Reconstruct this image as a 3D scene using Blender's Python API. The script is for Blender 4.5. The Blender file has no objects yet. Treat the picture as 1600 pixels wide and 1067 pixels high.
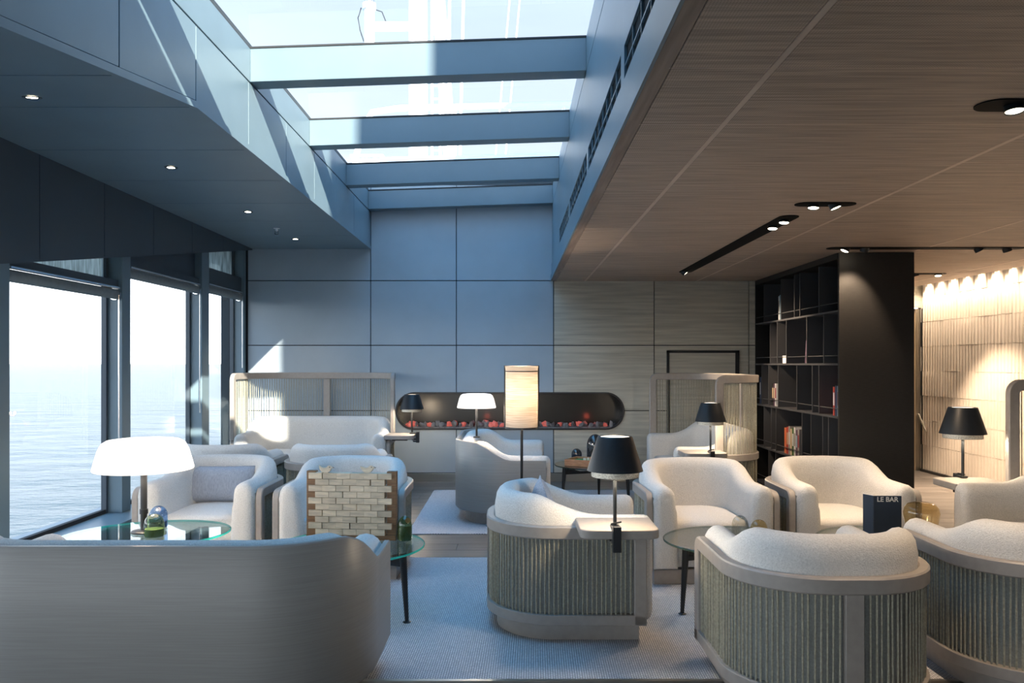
import bpy, math, random
from mathutils import Vector, Matrix
random.seed(7)
S = bpy.context.scene
COL = S.collection
PI = math.pi

# ------------------------------------------------------------------ camera
cam = bpy.data.cameras.new('camera'); camo = bpy.data.objects.new('camera', cam); COL.objects.link(camo)
camo.location = (0, 0, 1.35); camo.rotation_euler = (PI/2, 0, 0)
cam.sensor_width = 36; cam.lens = 1250/1600*36; cam.shift_y = 35/1600; cam.clip_end = 60000
S.camera = camo

# ------------------------------------------------------------------ world (natural sky gradient)
W = bpy.data.worlds.new('sky'); S.world = W; W.use_nodes = True
nt = W.node_tree; nt.nodes.clear()
out = nt.nodes.new('ShaderNodeOutputWorld'); bg = nt.nodes.new('ShaderNodeBackground')
tc = nt.nodes.new('ShaderNodeTexCoord'); sep = nt.nodes.new('ShaderNodeSeparateXYZ')
ramp = nt.nodes.new('ShaderNodeValToRGB')
nt.links.new(tc.outputs['Generated'], sep.inputs[0]); nt.links.new(sep.outputs['Z'], ramp.inputs[0])
SKY = [(0.0, (1, 1, 1)), (0.12, (.85, .92, 1)), (0.25, (.19, .216, .247)), (0.42, (.142, .172, .222)), (0.7, (.135, .31, .53)), (1.0, (.09, .34, .66))]
e = ramp.color_ramp.elements
e[0].position, e[1].position = SKY[0][0], SKY[-1][0]
for p, c in SKY[1:-1]: e.new(p)
for el, (p, c) in zip(sorted(e, key=lambda q: q.position), SKY): el.color = (*c, 1)
mp = nt.nodes.new('ShaderNodeMapping'); mp.inputs['Scale'].default_value = (2, 2, 9)
no = nt.nodes.new('ShaderNodeTexNoise'); no.inputs['Scale'].default_value = 2.2; no.inputs['Detail'].default_value = 5
mr = nt.nodes.new('ShaderNodeMapRange'); mr.inputs[1].default_value = .35; mr.inputs[2].default_value = .75; mr.inputs[3].default_value = 1.0; mr.inputs[4].default_value = 1.10
mul = nt.nodes.new('ShaderNodeVectorMath'); mul.operation = 'SCALE'
nt.links.new(tc.outputs['Generated'], mp.inputs[0]); nt.links.new(mp.outputs[0], no.inputs['Vector']); nt.links.new(no.outputs[0], mr.inputs[0])
nt.links.new(ramp.outputs[0], mul.inputs[0]); nt.links.new(mr.outputs[0], mul.inputs['Scale'])
nt.links.new(mul.outputs[0], bg.inputs[0]); nt.links.new(bg.outputs[0], out.inputs[0])
bg.inputs[1].default_value = 2.4

# ------------------------------------------------------------------ sun
sl = bpy.data.lights.new('sun', 'SUN'); so = bpy.data.objects.new('sun', sl); COL.objects.link(so)
sl.energy = 7.6; sl.color = (1, .92, .77); sl.angle = math.radians(.6)
so.rotation_euler = Vector((-1, 1.94, -1.0)).to_track_quat('-Z', 'Y').to_euler()
so.location = (3, -6, 6)

# ------------------------------------------------------------------ exposure
S.view_settings.view_transform = 'Standard'; S.view_settings.look = 'None'
S.view_settings.gamma = 1; S.view_settings.use_curve_mapping = False
S.view_settings.exposure = 1.28
WARM = (1, .74, .50)

# ================================================================== materials
def newmat(name):
    m = bpy.data.materials.new(name); m.use_nodes = True
    n = m.node_tree.nodes; b = n['Principled BSDF']
    return m, m.node_tree, b

def mat(name, col, rough=.5, metal=0, noise=0, nscale=40, bump=0, stretch=(1, 1, 1), spec=None, coat=0, rnd=0):
    m, t, b = newmat(name)
    b.inputs['Roughness'].default_value = rough; b.inputs['Metallic'].default_value = metal
    b.inputs['Base Color'].default_value = (*col, 1)
    if spec is not None: b.inputs['Specular IOR Level'].default_value = spec
    if coat: b.inputs['Coat Weight'].default_value = coat
    if noise or bump or rnd:
        tc = t.nodes.new('ShaderNodeTexCoord'); mp = t.nodes.new('ShaderNodeMapping'); mp.inputs['Scale'].default_value = stretch
        nz = t.nodes.new('ShaderNodeTexNoise'); nz.inputs['Scale'].default_value = nscale; nz.inputs['Detail'].default_value = 4
        t.links.new(tc.outputs['Object'], mp.inputs[0])
        if rnd:
            oi = t.nodes.new('ShaderNodeObjectInfo'); vm = t.nodes.new('ShaderNodeVectorMath'); vm.operation = 'ADD'
            sc = t.nodes.new('ShaderNodeMath'); sc.operation = 'MULTIPLY'; sc.inputs[1].default_value = 37
            t.links.new(oi.outputs['Random'], sc.inputs[0])
            t.links.new(mp.outputs[0], vm.inputs[0]); t.links.new(sc.outputs[0], vm.inputs[1]); t.links.new(vm.outputs[0], nz.inputs['Vector'])
        else:
            t.links.new(mp.outputs[0], nz.inputs['Vector'])
        r = t.nodes.new('ShaderNodeValToRGB')
        r.color_ramp.elements[0].position = .3; r.color_ramp.elements[1].position = .7
        r.color_ramp.elements[0].color = (*[c*(1-noise) for c in col], 1)
        r.color_ramp.elements[1].color = (*[min(1, c*(1+noise)) for c in col], 1)
        t.links.new(nz.outputs[0], r.inputs[0])
        if rnd:
            hs = t.nodes.new('ShaderNodeHueSaturation')
            ma = t.nodes.new('ShaderNodeMapRange'); ma.inputs[3].default_value = 1-rnd; ma.inputs[4].default_value = 1+rnd
            t.links.new(oi.outputs['Random'], ma.inputs[0]); t.links.new(ma.outputs[0], hs.inputs['Value'])
            t.links.new(r.outputs[0], hs.inputs['Color']); t.links.new(hs.outputs[0], b.inputs['Base Color'])
        else:
            t.links.new(r.outputs[0], b.inputs['Base Color'])
        if bump:
            bp = t.nodes.new('ShaderNodeBump'); bp.inputs['Strength'].default_value = bump; bp.inputs['Distance'].default_value = .004
            t.links.new(nz.outputs[0], bp.inputs['Height']); t.links.new(bp.outputs[0], b.inputs['Normal'])
    return m

def emis(name, col, s):
    m, t, b = newmat(name)
    b.inputs['Base Color'].default_value = (*col, 1)
    b.inputs['Emission Color'].default_value = (*col, 1); b.inputs['Emission Strength'].default_value = s
    return m

def thin_glass(name, tint, ior=1.5, rough=0.0, body=0.0, bodycol=(1, 1, 1)):
    m, t, b = newmat(name); t.nodes.remove(b); o = t.nodes['Material Output']
    tr = t.nodes.new('ShaderNodeBsdfTransparent'); tr.inputs[0].default_value = (*tint, 1)
    gl = t.nodes.new('ShaderNodeBsdfGlossy'); gl.inputs['Roughness'].default_value = rough
    lw = t.nodes.new('ShaderNodeLayerWeight'); lw.inputs[0].default_value = .5
    f0 = ((ior-1)/(ior+1))**2*1.8
    pw = t.nodes.new('ShaderNodeMath'); pw.operation = 'POWER'; pw.inputs[1].default_value = 5
    fr = t.nodes.new('ShaderNodeMapRange'); fr.inputs[3].default_value = f0; fr.inputs[4].default_value = 1
    t.links.new(lw.outputs['Facing'], pw.inputs[0]); t.links.new(pw.outputs[0], fr.inputs[0])
    mx = t.nodes.new('ShaderNodeMixShader')
    t.links.new(fr.outputs[0], mx.inputs[0])
    src = tr.outputs[0]
    if body:
        df = t.nodes.new('ShaderNodeBsdfTranslucent'); df.inputs[0].default_value = (*bodycol, 1)
        m2 = t.nodes.new('ShaderNodeMixShader'); m2.inputs[0].default_value = body
        t.links.new(tr.outputs[0], m2.inputs[1]); t.links.new(df.outputs[0], m2.inputs[2]); src = m2.outputs[0]
    t.links.new(src, mx.inputs[1]); t.links.new(gl.outputs[0], mx.inputs[2]); t.links.new(mx.outputs[0], o.inputs[0])
    return m

M = {}
M['panel'] = mat('painted_panel', (.155, .225, .27), .42, 0, .05, 3)
M['wallpanel'] = mat('wall_panel', (.37, .44, .50), .5, 0, .04, 3)
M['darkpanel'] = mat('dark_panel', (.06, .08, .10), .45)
M['gap'] = mat('joint_dark', (.02, .022, .025), .8)
M['ceilwood'] = mat('ceiling_wood', (.44, .34, .265), .55, 0, .30, 2.2, .12, (1.2, 30, 30), rnd=.05)
M['wallwood'] = mat('wall_wood', (.53, .50, .42), .5, 0, .19, 1.4, .1, (1.2, 22, 24), rnd=.05)
M['seam'] = mat('seam_wood', (.62, .50, .41), .5, 0, .1, 3)
M['edgewood'] = mat('edge_wood', (.27, .20, .155), .5, 0, .25, 2, .1, (20, 1.2, 20))
M['plank'] = mat('floor_plank', (.115, .103, .096), .38, 0, .28, 2.0, .08, (1.0, 22, 10), rnd=.14)
M['frame'] = mat('greige_frame', (.33, .30, .275), .45, 0, .06, 30)
M['veneer'] = mat('greige_veneer', (.33, .325, .31), .42, 0, .07, 2.0, .04, (2.2, 2.2, 120))
M['rope'] = mat('rope', (.36, .34, .265), .8, 0, .22, 90, .4, (1, 1, 1))
M['fabric'] = mat('boucle', (.65, .635, .61), .95, 0, .13, 170, .8, spec=.15)
M['backfab'] = mat('backing_fabric', (.30, .315, .30), .95, 0, .12, 120, .4, spec=.1)
M['bluefab'] = mat('pillow_fabric', (.34, .38, .45), .95, 0, .14, 160, .35, (1, 1, .25), spec=.1)
M['black'] = mat('black_metal', (.013, .015, .018), .38)
M['shade'] = mat('shade_black', (.012, .016, .021), .42, noise=.1, nscale=60)
M['bookcase'] = mat('bookcase_black', (.016, .015, .0145), .5, noise=.25, nscale=20, stretch=(1, 1, 8))
M['steel'] = mat('brushed_steel', (.55, .54, .5), .3, 1)
M['chrome'] = mat('chrome', (.75, .76, .77), .15, 1)
M['brass'] = mat('brass', (.65, .46, .2), .3, 1)
M['white'] = mat('white_paint', (.85, .86, .86), .4, noise=.04)
M['whitemetal'] = mat('mast_white', (.88, .89, .9), .45, noise=.03, nscale=2)
M['tile'] = mat('ceramic_tile', (.68, .62, .56), .45, noise=.04, nscale=12, rnd=.03)
M['opal'] = emis('opal_glass', (1, .90, .82), .5)
M['bulb'] = emis('lamp_lens', (1, .82, .60), 8)
M['lens'] = emis('spot_lens', (1, .84, .62), 12)
M['diffuser'] = emis('lamp_diffuser', (1, .83, .64), 1.6)
M['ember'] = emis('ember', (.6, .13, .10), .16)
M['coal'] = mat('coal', (.22, .21, .21), .9, noise=.5, nscale=25, bump=.6)
M['winglass'] = thin_glass('window_glass', (.97, .985, .985), 1.45)
M['skyglass'] = thin_glass('skylight_glass', (.96, .98, .99), 1.4)
M['tableglass'] = thin_glass('table_glass', (.82, .93, .90), 1.5)
M['smokeglass'] = thin_glass('smoked_glass', (.42, .42, .38), 1.5)
M['tableedge'] = thin_glass('green_glass_edge', (.10, .62, .52), 1.5, .05, .55, (.05, .75, .62))
M['darkedge'] = thin_glass('dark_glass_edge', (.16, .30, .25), 1.5, .05, .35, (.10, .22, .18))
M['clearglasstop'] = thin_glass('grey_table_glass', (.86, .89, .87), 1.5)
M['amber'] = thin_glass('amber_glass', (.90, .79, .56), 1.55)
M['clear'] = thin_glass('clear_glass', (.80, .80, .76), 1.6)
M['greenglass'] = thin_glass('green_glass', (.60, .70, .45), 1.6)
M['blueglass'] = thin_glass('blue_glass', (.45, .62, .85), 1.6)
M['darkglass'] = thin_glass('dark_glass', (.35, .37, .42), 1.6)
M['knurl'] = mat('knurled_glass', (.70, .66, .56), .25, .3, .35, 160, .8)
M['wax'] = mat('candle_wax', (.10, .14, .09), .5)
M['bluewax'] = mat('blue_wax', (.03, .06, .13), .5)
M['walnut'] = mat('walnut', (.23, .125, .06), .5, 0, .3, 4, .1, (2, 2, 40))
M['maple'] = mat('pale_wood', (.68, .565, .42), .55, 0, .17, 3.5, .08, (4, 14, 22), rnd=.16)
M['oakbox'] = mat('game_box_wood', (.42, .22, .12), .5, 0, .3, 5, .1, (3, 3, 30))
M['felt'] = mat('green_felt', (.01, .24, .07), .95, noise=.1, nscale=200)
M['navy'] = mat('menu_navy', (.012, .028, .055), .6, noise=.05)
M['paper'] = mat('paper', (.80, .78, .74), .7, noise=.03)
M['grille'] = mat('grille_black', (.004, .0045, .005), .7, spec=.1)
M['blind'] = mat('blind_fabric', (.22, .25, .26), .8, noise=.08, nscale=30)
M['curtain'] = thin_glass('frosted_transom', (.32, .36, .36), 1.4, .3, .6, (.5, .55, .55))
M['firebox'] = mat('fire_glass', (.014, .016, .016), .25)
M['door'] = mat('door_wood', (.36, .28, .19), .5, 0, .2, 2, .05, (8, 8, 1))

# rug: woven loops
def rugmat():
    m, t, b = newmat('woven_rug'); b.inputs['Roughness'].default_value = 1; b.inputs['Specular IOR Level'].default_value = .05
    tc = t.nodes.new('ShaderNodeTexCoord'); mp = t.nodes.new('ShaderNodeMapping')
    mp.inputs['Rotation'].default_value = (0, 0, .06)
    t.links.new(tc.outputs['Object'], mp.inputs[0])
    br = t.nodes.new('ShaderNodeTexBrick'); br.inputs['Scale'].default_value = 1; br.inputs['Brick Width'].default_value = .02
    br.inputs['Row Height'].default_value = .0105; br.inputs['Mortar Size'].default_value = .0032; br.inputs['Mortar Smooth'].default_value = 1
    br.offset = .5
    mp.inputs['Rotation'].default_value = (0, 0, PI/2+.03)
    br.inputs['Color1'].default_value = (.68, .67, .69, 1); br.inputs['Color2'].default_value = (.57, .575, .61, 1); br.inputs['Mortar'].default_value = (.24, .245, .27, 1)
    nz = t.nodes.new('ShaderNodeTexNoise'); nz.inputs['Scale'].default_value = 180
    mx = t.nodes.new('ShaderNodeMixRGB'); mx.blend_type = 'MULTIPLY'; mx.inputs[0].default_value = .5
    t.links.new(mp.outputs[0], br.inputs['Vector']); t.links.new(tc.outputs['Object'], nz.inputs['Vector'])
    r = t.nodes.new('ShaderNodeMapRange'); r.inputs[3].default_value = .45; r.inputs[4].default_value = 1.5
    t.links.new(nz.outputs[0], r.inputs[0])
    t.links.new(br.outputs[0], mx.inputs[1]); t.links.new(r.outputs[0], mx.inputs[2]); t.links.new(mx.outputs[0], b.inputs['Base Color'])
    bp = t.nodes.new('ShaderNodeBump'); bp.inputs['Strength'].default_value = .6; bp.inputs['Distance'].default_value = .004; bp.invert = True
    t.links.new(br.outputs['Fac'], bp.inputs['Height']); t.links.new(bp.outputs[0], b.inputs['Normal'])
    return m
M['rug'] = rugmat()

def perforate(m):
    "fine perforation dots of the acoustic ceiling boards"
    t = m.node_tree; b = t.nodes['Principled BSDF']
    src = b.inputs['Base Color'].links[0].from_socket
    tc = t.nodes.new('ShaderNodeTexCoord'); v = t.nodes.new('ShaderNodeTexVoronoi'); v.inputs['Scale'].default_value = 115; v.inputs['Randomness'].default_value = 0
    r = t.nodes.new('ShaderNodeMapRange'); r.inputs[1].default_value = .18; r.inputs[2].default_value = .3; r.inputs[3].default_value = .55; r.inputs[4].default_value = 1
    mx = t.nodes.new('ShaderNodeMixRGB'); mx.blend_type = 'MULTIPLY'; mx.inputs[0].default_value = 1
    t.links.new(tc.outputs['Object'], v.inputs['Vector']); t.links.new(v.outputs['Distance'], r.inputs[0])
    t.links.new(src, mx.inputs[1]); t.links.new(r.outputs[0], mx.inputs[2]); t.links.new(mx.outputs[0], b.inputs['Base Color'])
perforate(M['ceilwood'])

def seamat():
    m, t, b = newmat('sea_water')
    b.inputs['Base Color'].default_value = (.036, .066, .083, 1); b.inputs['Specular IOR Level'].default_value = .14; b.inputs['Roughness'].default_value = .3; b.inputs['IOR'].default_value = 1.33
    tc = t.nodes.new('ShaderNodeTexCoord'); mp = t.nodes.new('ShaderNodeMapping'); mp.inputs['Scale'].default_value = (.6, 1.0, 1)
    n1 = t.nodes.new('ShaderNodeTexNoise'); n1.inputs['Scale'].default_value = .09; n1.inputs['Detail'].default_value = 8; n1.inputs['Roughness'].default_value = .62
    bp = t.nodes.new('ShaderNodeBump'); bp.inputs['Strength'].default_value = 1; bp.inputs['Distance'].default_value = 1.6
    t.links.new(tc.outputs['Object'], mp.inputs[0]); t.links.new(mp.outputs[0], n1.inputs['Vector'])
    t.links.new(n1.outputs[0], bp.inputs['Height']); t.links.new(bp.outputs[0], b.inputs['Normal'])
    return m
M['sea'] = seamat()

def shade_woven():
    m, t, b = newmat('woven_shade'); t.nodes.remove(b); o = t.nodes['Material Output']
    tc = t.nodes.new('ShaderNodeTexCoord'); mp = t.nodes.new('ShaderNodeMapping'); mp.inputs['Scale'].default_value = (3, 3, 130)
    nz = t.nodes.new('ShaderNodeTexNoise'); nz.inputs['Scale'].default_value = 2; nz.inputs['Detail'].default_value = 3
    r = t.nodes.new('ShaderNodeValToRGB'); r.color_ramp.elements[0].color = (.60, .50, .40, 1); r.color_ramp.elements[1].color = (.88, .83, .75, 1)
    r.color_ramp.elements[0].position = .3; r.color_ramp.elements[1].position = .62
    t.links.new(tc.outputs['Object'], mp.inputs[0]); t.links.new(mp.outputs[0], nz.inputs['Vector']); t.links.new(nz.outputs[0], r.inputs[0])
    d = t.nodes.new('ShaderNodeBsdfDiffuse'); tl = t.nodes.new('ShaderNodeBsdfTranslucent'); mx = t.nodes.new('ShaderNodeMixShader'); mx.inputs[0].default_value = .5
    t.links.new(r.outputs[0], d.inputs[0]); t.links.new(r.outputs[0], tl.inputs[0]); t.links.new(d.outputs[0], mx.inputs[1]); t.links.new(tl.outputs[0], mx.inputs[2]); t.links.new(mx.outputs[0], o.inputs[0])
    return m
M['woven'] = shade_woven()

def ribbed_transom(m):
    t = m.node_tree
    tr = [n for n in t.nodes if n.type == 'BSDF_TRANSLUCENT'][0]
    tc = t.nodes.new('ShaderNodeTexCoord'); mp = t.nodes.new('ShaderNodeMapping'); mp.inputs['Scale'].default_value = (1, 22, 3)
    nz = t.nodes.new('ShaderNodeTexNoise'); nz.inputs['Scale'].default_value = 1.6; nz.inputs['Detail'].default_value = 4
    r = t.nodes.new('ShaderNodeValToRGB'); r.color_ramp.elements[0].color = (.18, .21, .21, 1); r.color_ramp.elements[1].color = (.55, .6, .6, 1)
    r.color_ramp.elements[0].position = .35; r.color_ramp.elements[1].position = .65
    t.links.new(tc.outputs['Object'], mp.inputs[0]); t.links.new(mp.outputs[0], nz.inputs['Vector']); t.links.new(nz.outputs[0], r.inputs[0]); t.links.new(r.outputs[0], tr.inputs[0])
ribbed_transom(M['curtain'])

# ================================================================== mesh helpers
class MB:
    def __init__(s): s.v = []; s.f = []
    def add(s, vs, fs):
        k = len(s.v); s.v += [tuple(p) for p in vs]; s.f += [tuple(i+k for i in f) for f in fs]; return s
    def box(s, x0, x1, y0, y1, z0, z1, mtx=None):
        vs = [Vector(p) for p in ((x0,y0,z0),(x1,y0,z0),(x1,y1,z0),(x0,y1,z0),(x0,y0,z1),(x1,y0,z1),(x1,y1,z1),(x0,y1,z1))]
        if mtx: vs = [mtx @ p for p in vs]
        return s.add(vs, [(0,3,2,1),(4,5,6,7),(0,1,5,4),(1,2,6,5),(2,3,7,6),(3,0,4,7)])
    def rings(s, rs, closed=False, cap=True):
        n = len(rs[0]); vs = [p for r in rs for p in r]; fs = []
        m = len(rs)
        for i in range(m if closed else m-1):
            a = i*n; b = ((i+1) % m)*n
            for j in range(n):
                k = (j+1) % n; fs.append((a+j, a+k, b+k, b+j))
        if cap and not closed:
            fs.append(tuple(range(n-1, -1, -1))); fs.append(tuple((m-1)*n+j for j in range(n)))
        return s.add(vs, fs)
    def lathe(s, prof, n=32, c=(0,0,0), cap=True):
        rs = [[(c[0]+max(r,1e-4)*math.cos(2*PI*k/n), c[1]+max(r,1e-4)*math.sin(2*PI*k/n), c[2]+z) for k in range(n)] for r, z in prof]
        return s.rings(rs, cap=cap)
    def tube(s, pts, r, n=8, cap=True, r1=None):
        pts = [Vector(p) for p in pts]; rs = []
        for i, p in enumerate(pts):
            d = (pts[min(i+1, len(pts)-1)]-pts[max(i-1, 0)]).normalized()
            a = d.orthogonal().normalized() if abs(d.z) > .98 else d.cross(Vector((0,0,1))).normalized()
            if abs(d.z) > .98: a = Vector((1,0,0)) - d*d.x; a.normalize()
            b = d.cross(a)
            rr = r if r1 is None else r+(r1-r)*i/(len(pts)-1)
            rs.append([p+a*rr*math.cos(2*PI*k/n)+b*rr*math.sin(2*PI*k/n) for k in range(n)])
        return s.rings(rs, cap=cap)
    def prism(s, poly, z0, z1):
        n = len(poly)
        return s.add([(x,y,z0) for x,y in poly]+[(x,y,z1) for x,y in poly],
                     [tuple(range(n-1,-1,-1)), tuple(range(n,2*n))]+[(i,(i+1)%n,n+(i+1)%n,n+i) for i in range(n)])
    def slab(s, c4, thick):
        "four corners, thickened along the outward normal"
        c = [Vector(p) for p in c4]; nrm = (c[1]-c[0]).cross(c[2]-c[0]).normalized()*thick
        vs = c+[p+nrm for p in c]
        return s.add(vs, [(3,2,1,0),(4,5,6,7)]+[(i,(i+1)%4,4+(i+1)%4,4+i) for i in range(4)])

def fix(me):
    import bmesh
    bm = bmesh.new(); bm.from_mesh(me); bmesh.ops.recalc_face_normals(bm, faces=bm.faces); bm.to_mesh(me); bm.free()

def obj(name, mb, m, parent=None, smooth=True, bevel=0, seg=2, loc=None, rot=None, ang=.7, kind=None):
    me = bpy.data.meshes.new(name); me.from_pydata(mb.v, [], mb.f); fix(me)
    if smooth:
        me.polygons.foreach_set('use_smooth', [True]*len(me.polygons)); me.set_sharp_from_angle(angle=ang)
    me.materials.append(M[m] if isinstance(m, str) else m)
    o = bpy.data.objects.new(name, me); COL.objects.link(o)
    if parent: o.parent = parent
    if loc: o.location = loc
    if rot: o.rotation_euler = rot
    if bevel:
        b = o.modifiers.new('bevel', 'BEVEL'); b.width = bevel; b.segments = seg; b.limit_method = 'ANGLE'; b.angle_limit = .7; b.harden_normals = True
    if kind: o['kind'] = kind
    return o
def tag(o, label, cat, group=None):
    o['label'] = label; o['category'] = cat
    if group: o['group'] = group
    return o
def thing(name, label, cat, loc=(0,0,0), rz=0, group=None):
    o = bpy.data.objects.new(name, None); COL.objects.link(o); o.location = loc; o.rotation_euler = (0,0,rz); o.empty_display_size = .1
    return tag(o, label, cat, group)
def struct(name, mb=None, m=None, **k):
    if mb is None:
        o = bpy.data.objects.new(name, None); COL.objects.link(o)
    else: o = obj(name, mb, m, **k)
    o['kind'] = 'structure'; return o
def dup(root, name, label, loc, rz=0, group=None):
    r = root.copy(); COL.objects.link(r); r.name = name; r.location = loc; r.rotation_euler = (0,0,rz); r['label'] = label
    if group: r['group'] = group
    for ch in list(root.children):
        c = ch.copy(); COL.objects.link(c); c.parent = r
        for g in list(ch.children):
            d = g.copy(); COL.objects.link(d); d.parent = c
    return r
def light(kind, name, loc, energy, col=WARM, parent=None, **k):
    l = bpy.data.lights.new(name, kind); l.energy = energy; l.color = col
    for a, v in k.items(): setattr(l, a, v)
    o = bpy.data.objects.new(name, l); COL.objects.link(o); o.location = loc
    if parent: o.parent = parent
    return o
def share(name, me, m, parent, loc, rot=(0,0,0), scale=(1,1,1)):
    o = bpy.data.objects.new(name, me); COL.objects.link(o); o.parent = parent; o.location = loc; o.rotation_euler = rot; o.scale = scale
    return o
def cut(o, cutter):
    md = o.modifiers.new('cut', 'BOOLEAN'); md.object = cutter; md.operation = 'DIFFERENCE'; md.solver = 'EXACT'
    bpy.context.view_layer.update()
    dg = bpy.context.evaluated_depsgraph_get(); me = bpy.data.meshes.new_from_object(o.evaluated_get(dg))
    o.modifiers.clear(); o.data = me
def stadium(x0, x1, z0, z1, n=20):
    r = (z1-z0)/2; zc = (z0+z1)/2
    p = [(x1-r+r*math.sin(PI*k/n), zc-r*math.cos(PI*k/n)) for k in range(n+1)]
    p += [(x0+r-r*math.sin(PI*k/n), zc+r*math.cos(PI*k/n)) for k in range(n+1)]
    return p

# ================================================================== SETTING
YB = 9.17           # face of the back wall
# ---- floor: planks
fl = struct('floor', MB().box(-3.4, 5.4, -4, 10.3, -.08, -.012), 'gap', smooth=False)
pm = {}
row = 0; y = 1.6
while y < 10.1:
    x = -3.18-(row*0.83 % 2.2)
    while x < 5.2:
        xa, xb = max(x, -3.18), min(x+2.4, 5.2); L = round(xb-xa, 3)
        if L > .05:
            if L not in pm:
                o = obj('plank', MB().box(-L/2, L/2, 0, .196, -.012, 0), 'plank', fl, smooth=False, loc=(xa+L/2, y, 0)); pm[L] = o.data
            else: share('plank', pm[L], 'plank', fl, (xa+L/2, y, 0))
        x += 2.403
    y += .2; row += 1
obj('rear_floor', MB().box(-3.4, 5.4, -4, 1.596, -.012, 0), mat('rear_floor', (.13, .12, .115), .5, noise=.1), fl, smooth=False)

# ---- ceiling, right side: wooden boards
ce = struct('ceiling', MB().box(.50, 4.97, -4, 10.1, 2.335, 2.38), 'edgewood', smooth=False)
xs = [.5, .84, 2.12, 3.39, 4.66, 4.97]
ys = [1.36+.6055*k for k in range(15)]
for i in range(5):
    cache = None
    for j in range(14):
        w = xs[i+1]-xs[i]-.025; h = min(ys[j+1], 10.1)-ys[j]-.009
        if cache is None:
            o = obj('ceiling_board', MB().box(-w/2, w/2, -h/2, h/2, 0, .03), 'ceilwood', ce, bevel=.002, seg=1, smooth=False, loc=((xs[i]+xs[i+1])/2, (ys[j]+ys[j+1])/2, 2.30)); cache = o.data; cm = o
        else:
            o = share('ceiling_board', cache, None, ce, ((xs[i]+xs[i+1])/2, (ys[j]+ys[j+1])/2, 2.30))
for x in xs[1:-1]: obj('seam_strip', MB().box(x-.011, x+.011, 1.36, 10.09, 2.2995, 2.33), 'seam', ce, smooth=False)
for y in ys[1:14]: obj('seam_strip', MB().box(.505, 4.965, y-.003, y+.003, 2.2998, 2.33), 'seam', ce, smooth=False)
obj('rear_board', MB().box(.5, 4.97, -4, 1.355, 2.30, 2.33), 'ceilwood', ce, smooth=False)
obj('rear_board', MB().box(-3.2, .5, -4, .5, 2.30, 2.33), 'ceilwood', ce, smooth=False)
obj('cove', MB().box(4.97, 5.2, -4, 10.1, 2.48, 2.5).box(4.96, 4.975, -4, 10.1, 2.33, 2.5), 'white', ce, smooth=False)
tr = struct('trim_1', MB().box(.452, .511, .5, YB, 2.30, 2.332), 'edgewood', bevel=.003)
tr2 = struct('trim_2', MB().box(.440, .452, .5, YB, 2.30, 2.36), 'panel', smooth=False)

# ---- skylight well: glass plane, beams
def zg(x): return 3.30+(x+1.62)*.0337
sk = struct('window_1')
beams = [2.50, 3.16, 4.95, 6.40, 7.82, 9.02]
XL, XR = -1.62, .46
for k, yb in enumerate(beams):
    y1 = yb+.14
    b = MB().add([(XL,yb,zg(XL)-.205),(XR,yb,zg(XR)-.205),(XR,y1,zg(XR)-.205),(XL,y1,zg(XL)-.205),(XL,yb,zg(XL)),(XR,yb,zg(XR)),(XR,y1,zg(XR)),(XL,y1,zg(XL))],
                 [(0,3,2,1),(4,5,6,7),(0,1,5,4),(1,2,6,5),(2,3,7,6),(3,0,4,7)])
    obj('beam', b, 'panel', sk, smooth=False, bevel=.003)
    g = MB().add([(XL,yb-.004,zg(XL)),(XR,yb-.004,zg(XR)),(XR,y1+.004,zg(XR)),(XL,y1+.004,zg(XL)),(XL,yb-.004,zg(XL)+.012),(XR,yb-.004,zg(XR)+.012),(XR,y1+.004,zg(XR)+.012),(XL,y1+.004,zg(XL)+.012)],
                 [(0,3,2,1),(4,5,6,7),(0,1,5,4),(1,2,6,5),(2,3,7,6),(3,0,4,7)])
    obj('gasket', g, 'gap', sk, smooth=False)
    if k < len(beams)-1:
        y2 = beams[k+1]
        obj('pane', MB().add([(XL,y1,zg(XL)+.006),(XR,y1,zg(XR)+.006),(XR,y2,zg(XR)+.006),(XL,y2,zg(XL)+.006)], [(0,1,2,3)]), 'skyglass', sk, smooth=False)
# ---- soffit on the left
def zs(y): return 2.665 if y > 4.1 else max(2.30, 2.665-(4.1-y)*.157)
YJ = [.5+.0, 1.66, 2.48, 3.30, 4.10, 4.92, 5.74, 6.56, 7.38, 8.20, YB]
cl = struct('ceiling.001')
for a, b in zip(YJ[:-1], YJ[1:]):
    g = .003
    obj('soffit_panel', MB().slab([(-2.97,a+g,zs(a)),(-2.97,b-g,zs(b)),(-1.62,b-g,zs(b)),(-1.62,a+g,zs(a))], -.02), 'panel', cl, smooth=False, bevel=.002, seg=1)
obj('soffit_backing', MB().slab([(-3.3,.4,2.37),(-3.3,4.1,2.72),(-1.64,4.1,2.72),(-1.64,.4,2.37)], -.03).slab([(-3.3,4.1,2.72),(-3.3,YB,2.72),(-1.64,YB,2.72),(-1.64,4.1,2.72)], -.03), 'gap', cl, smooth=False)
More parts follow.
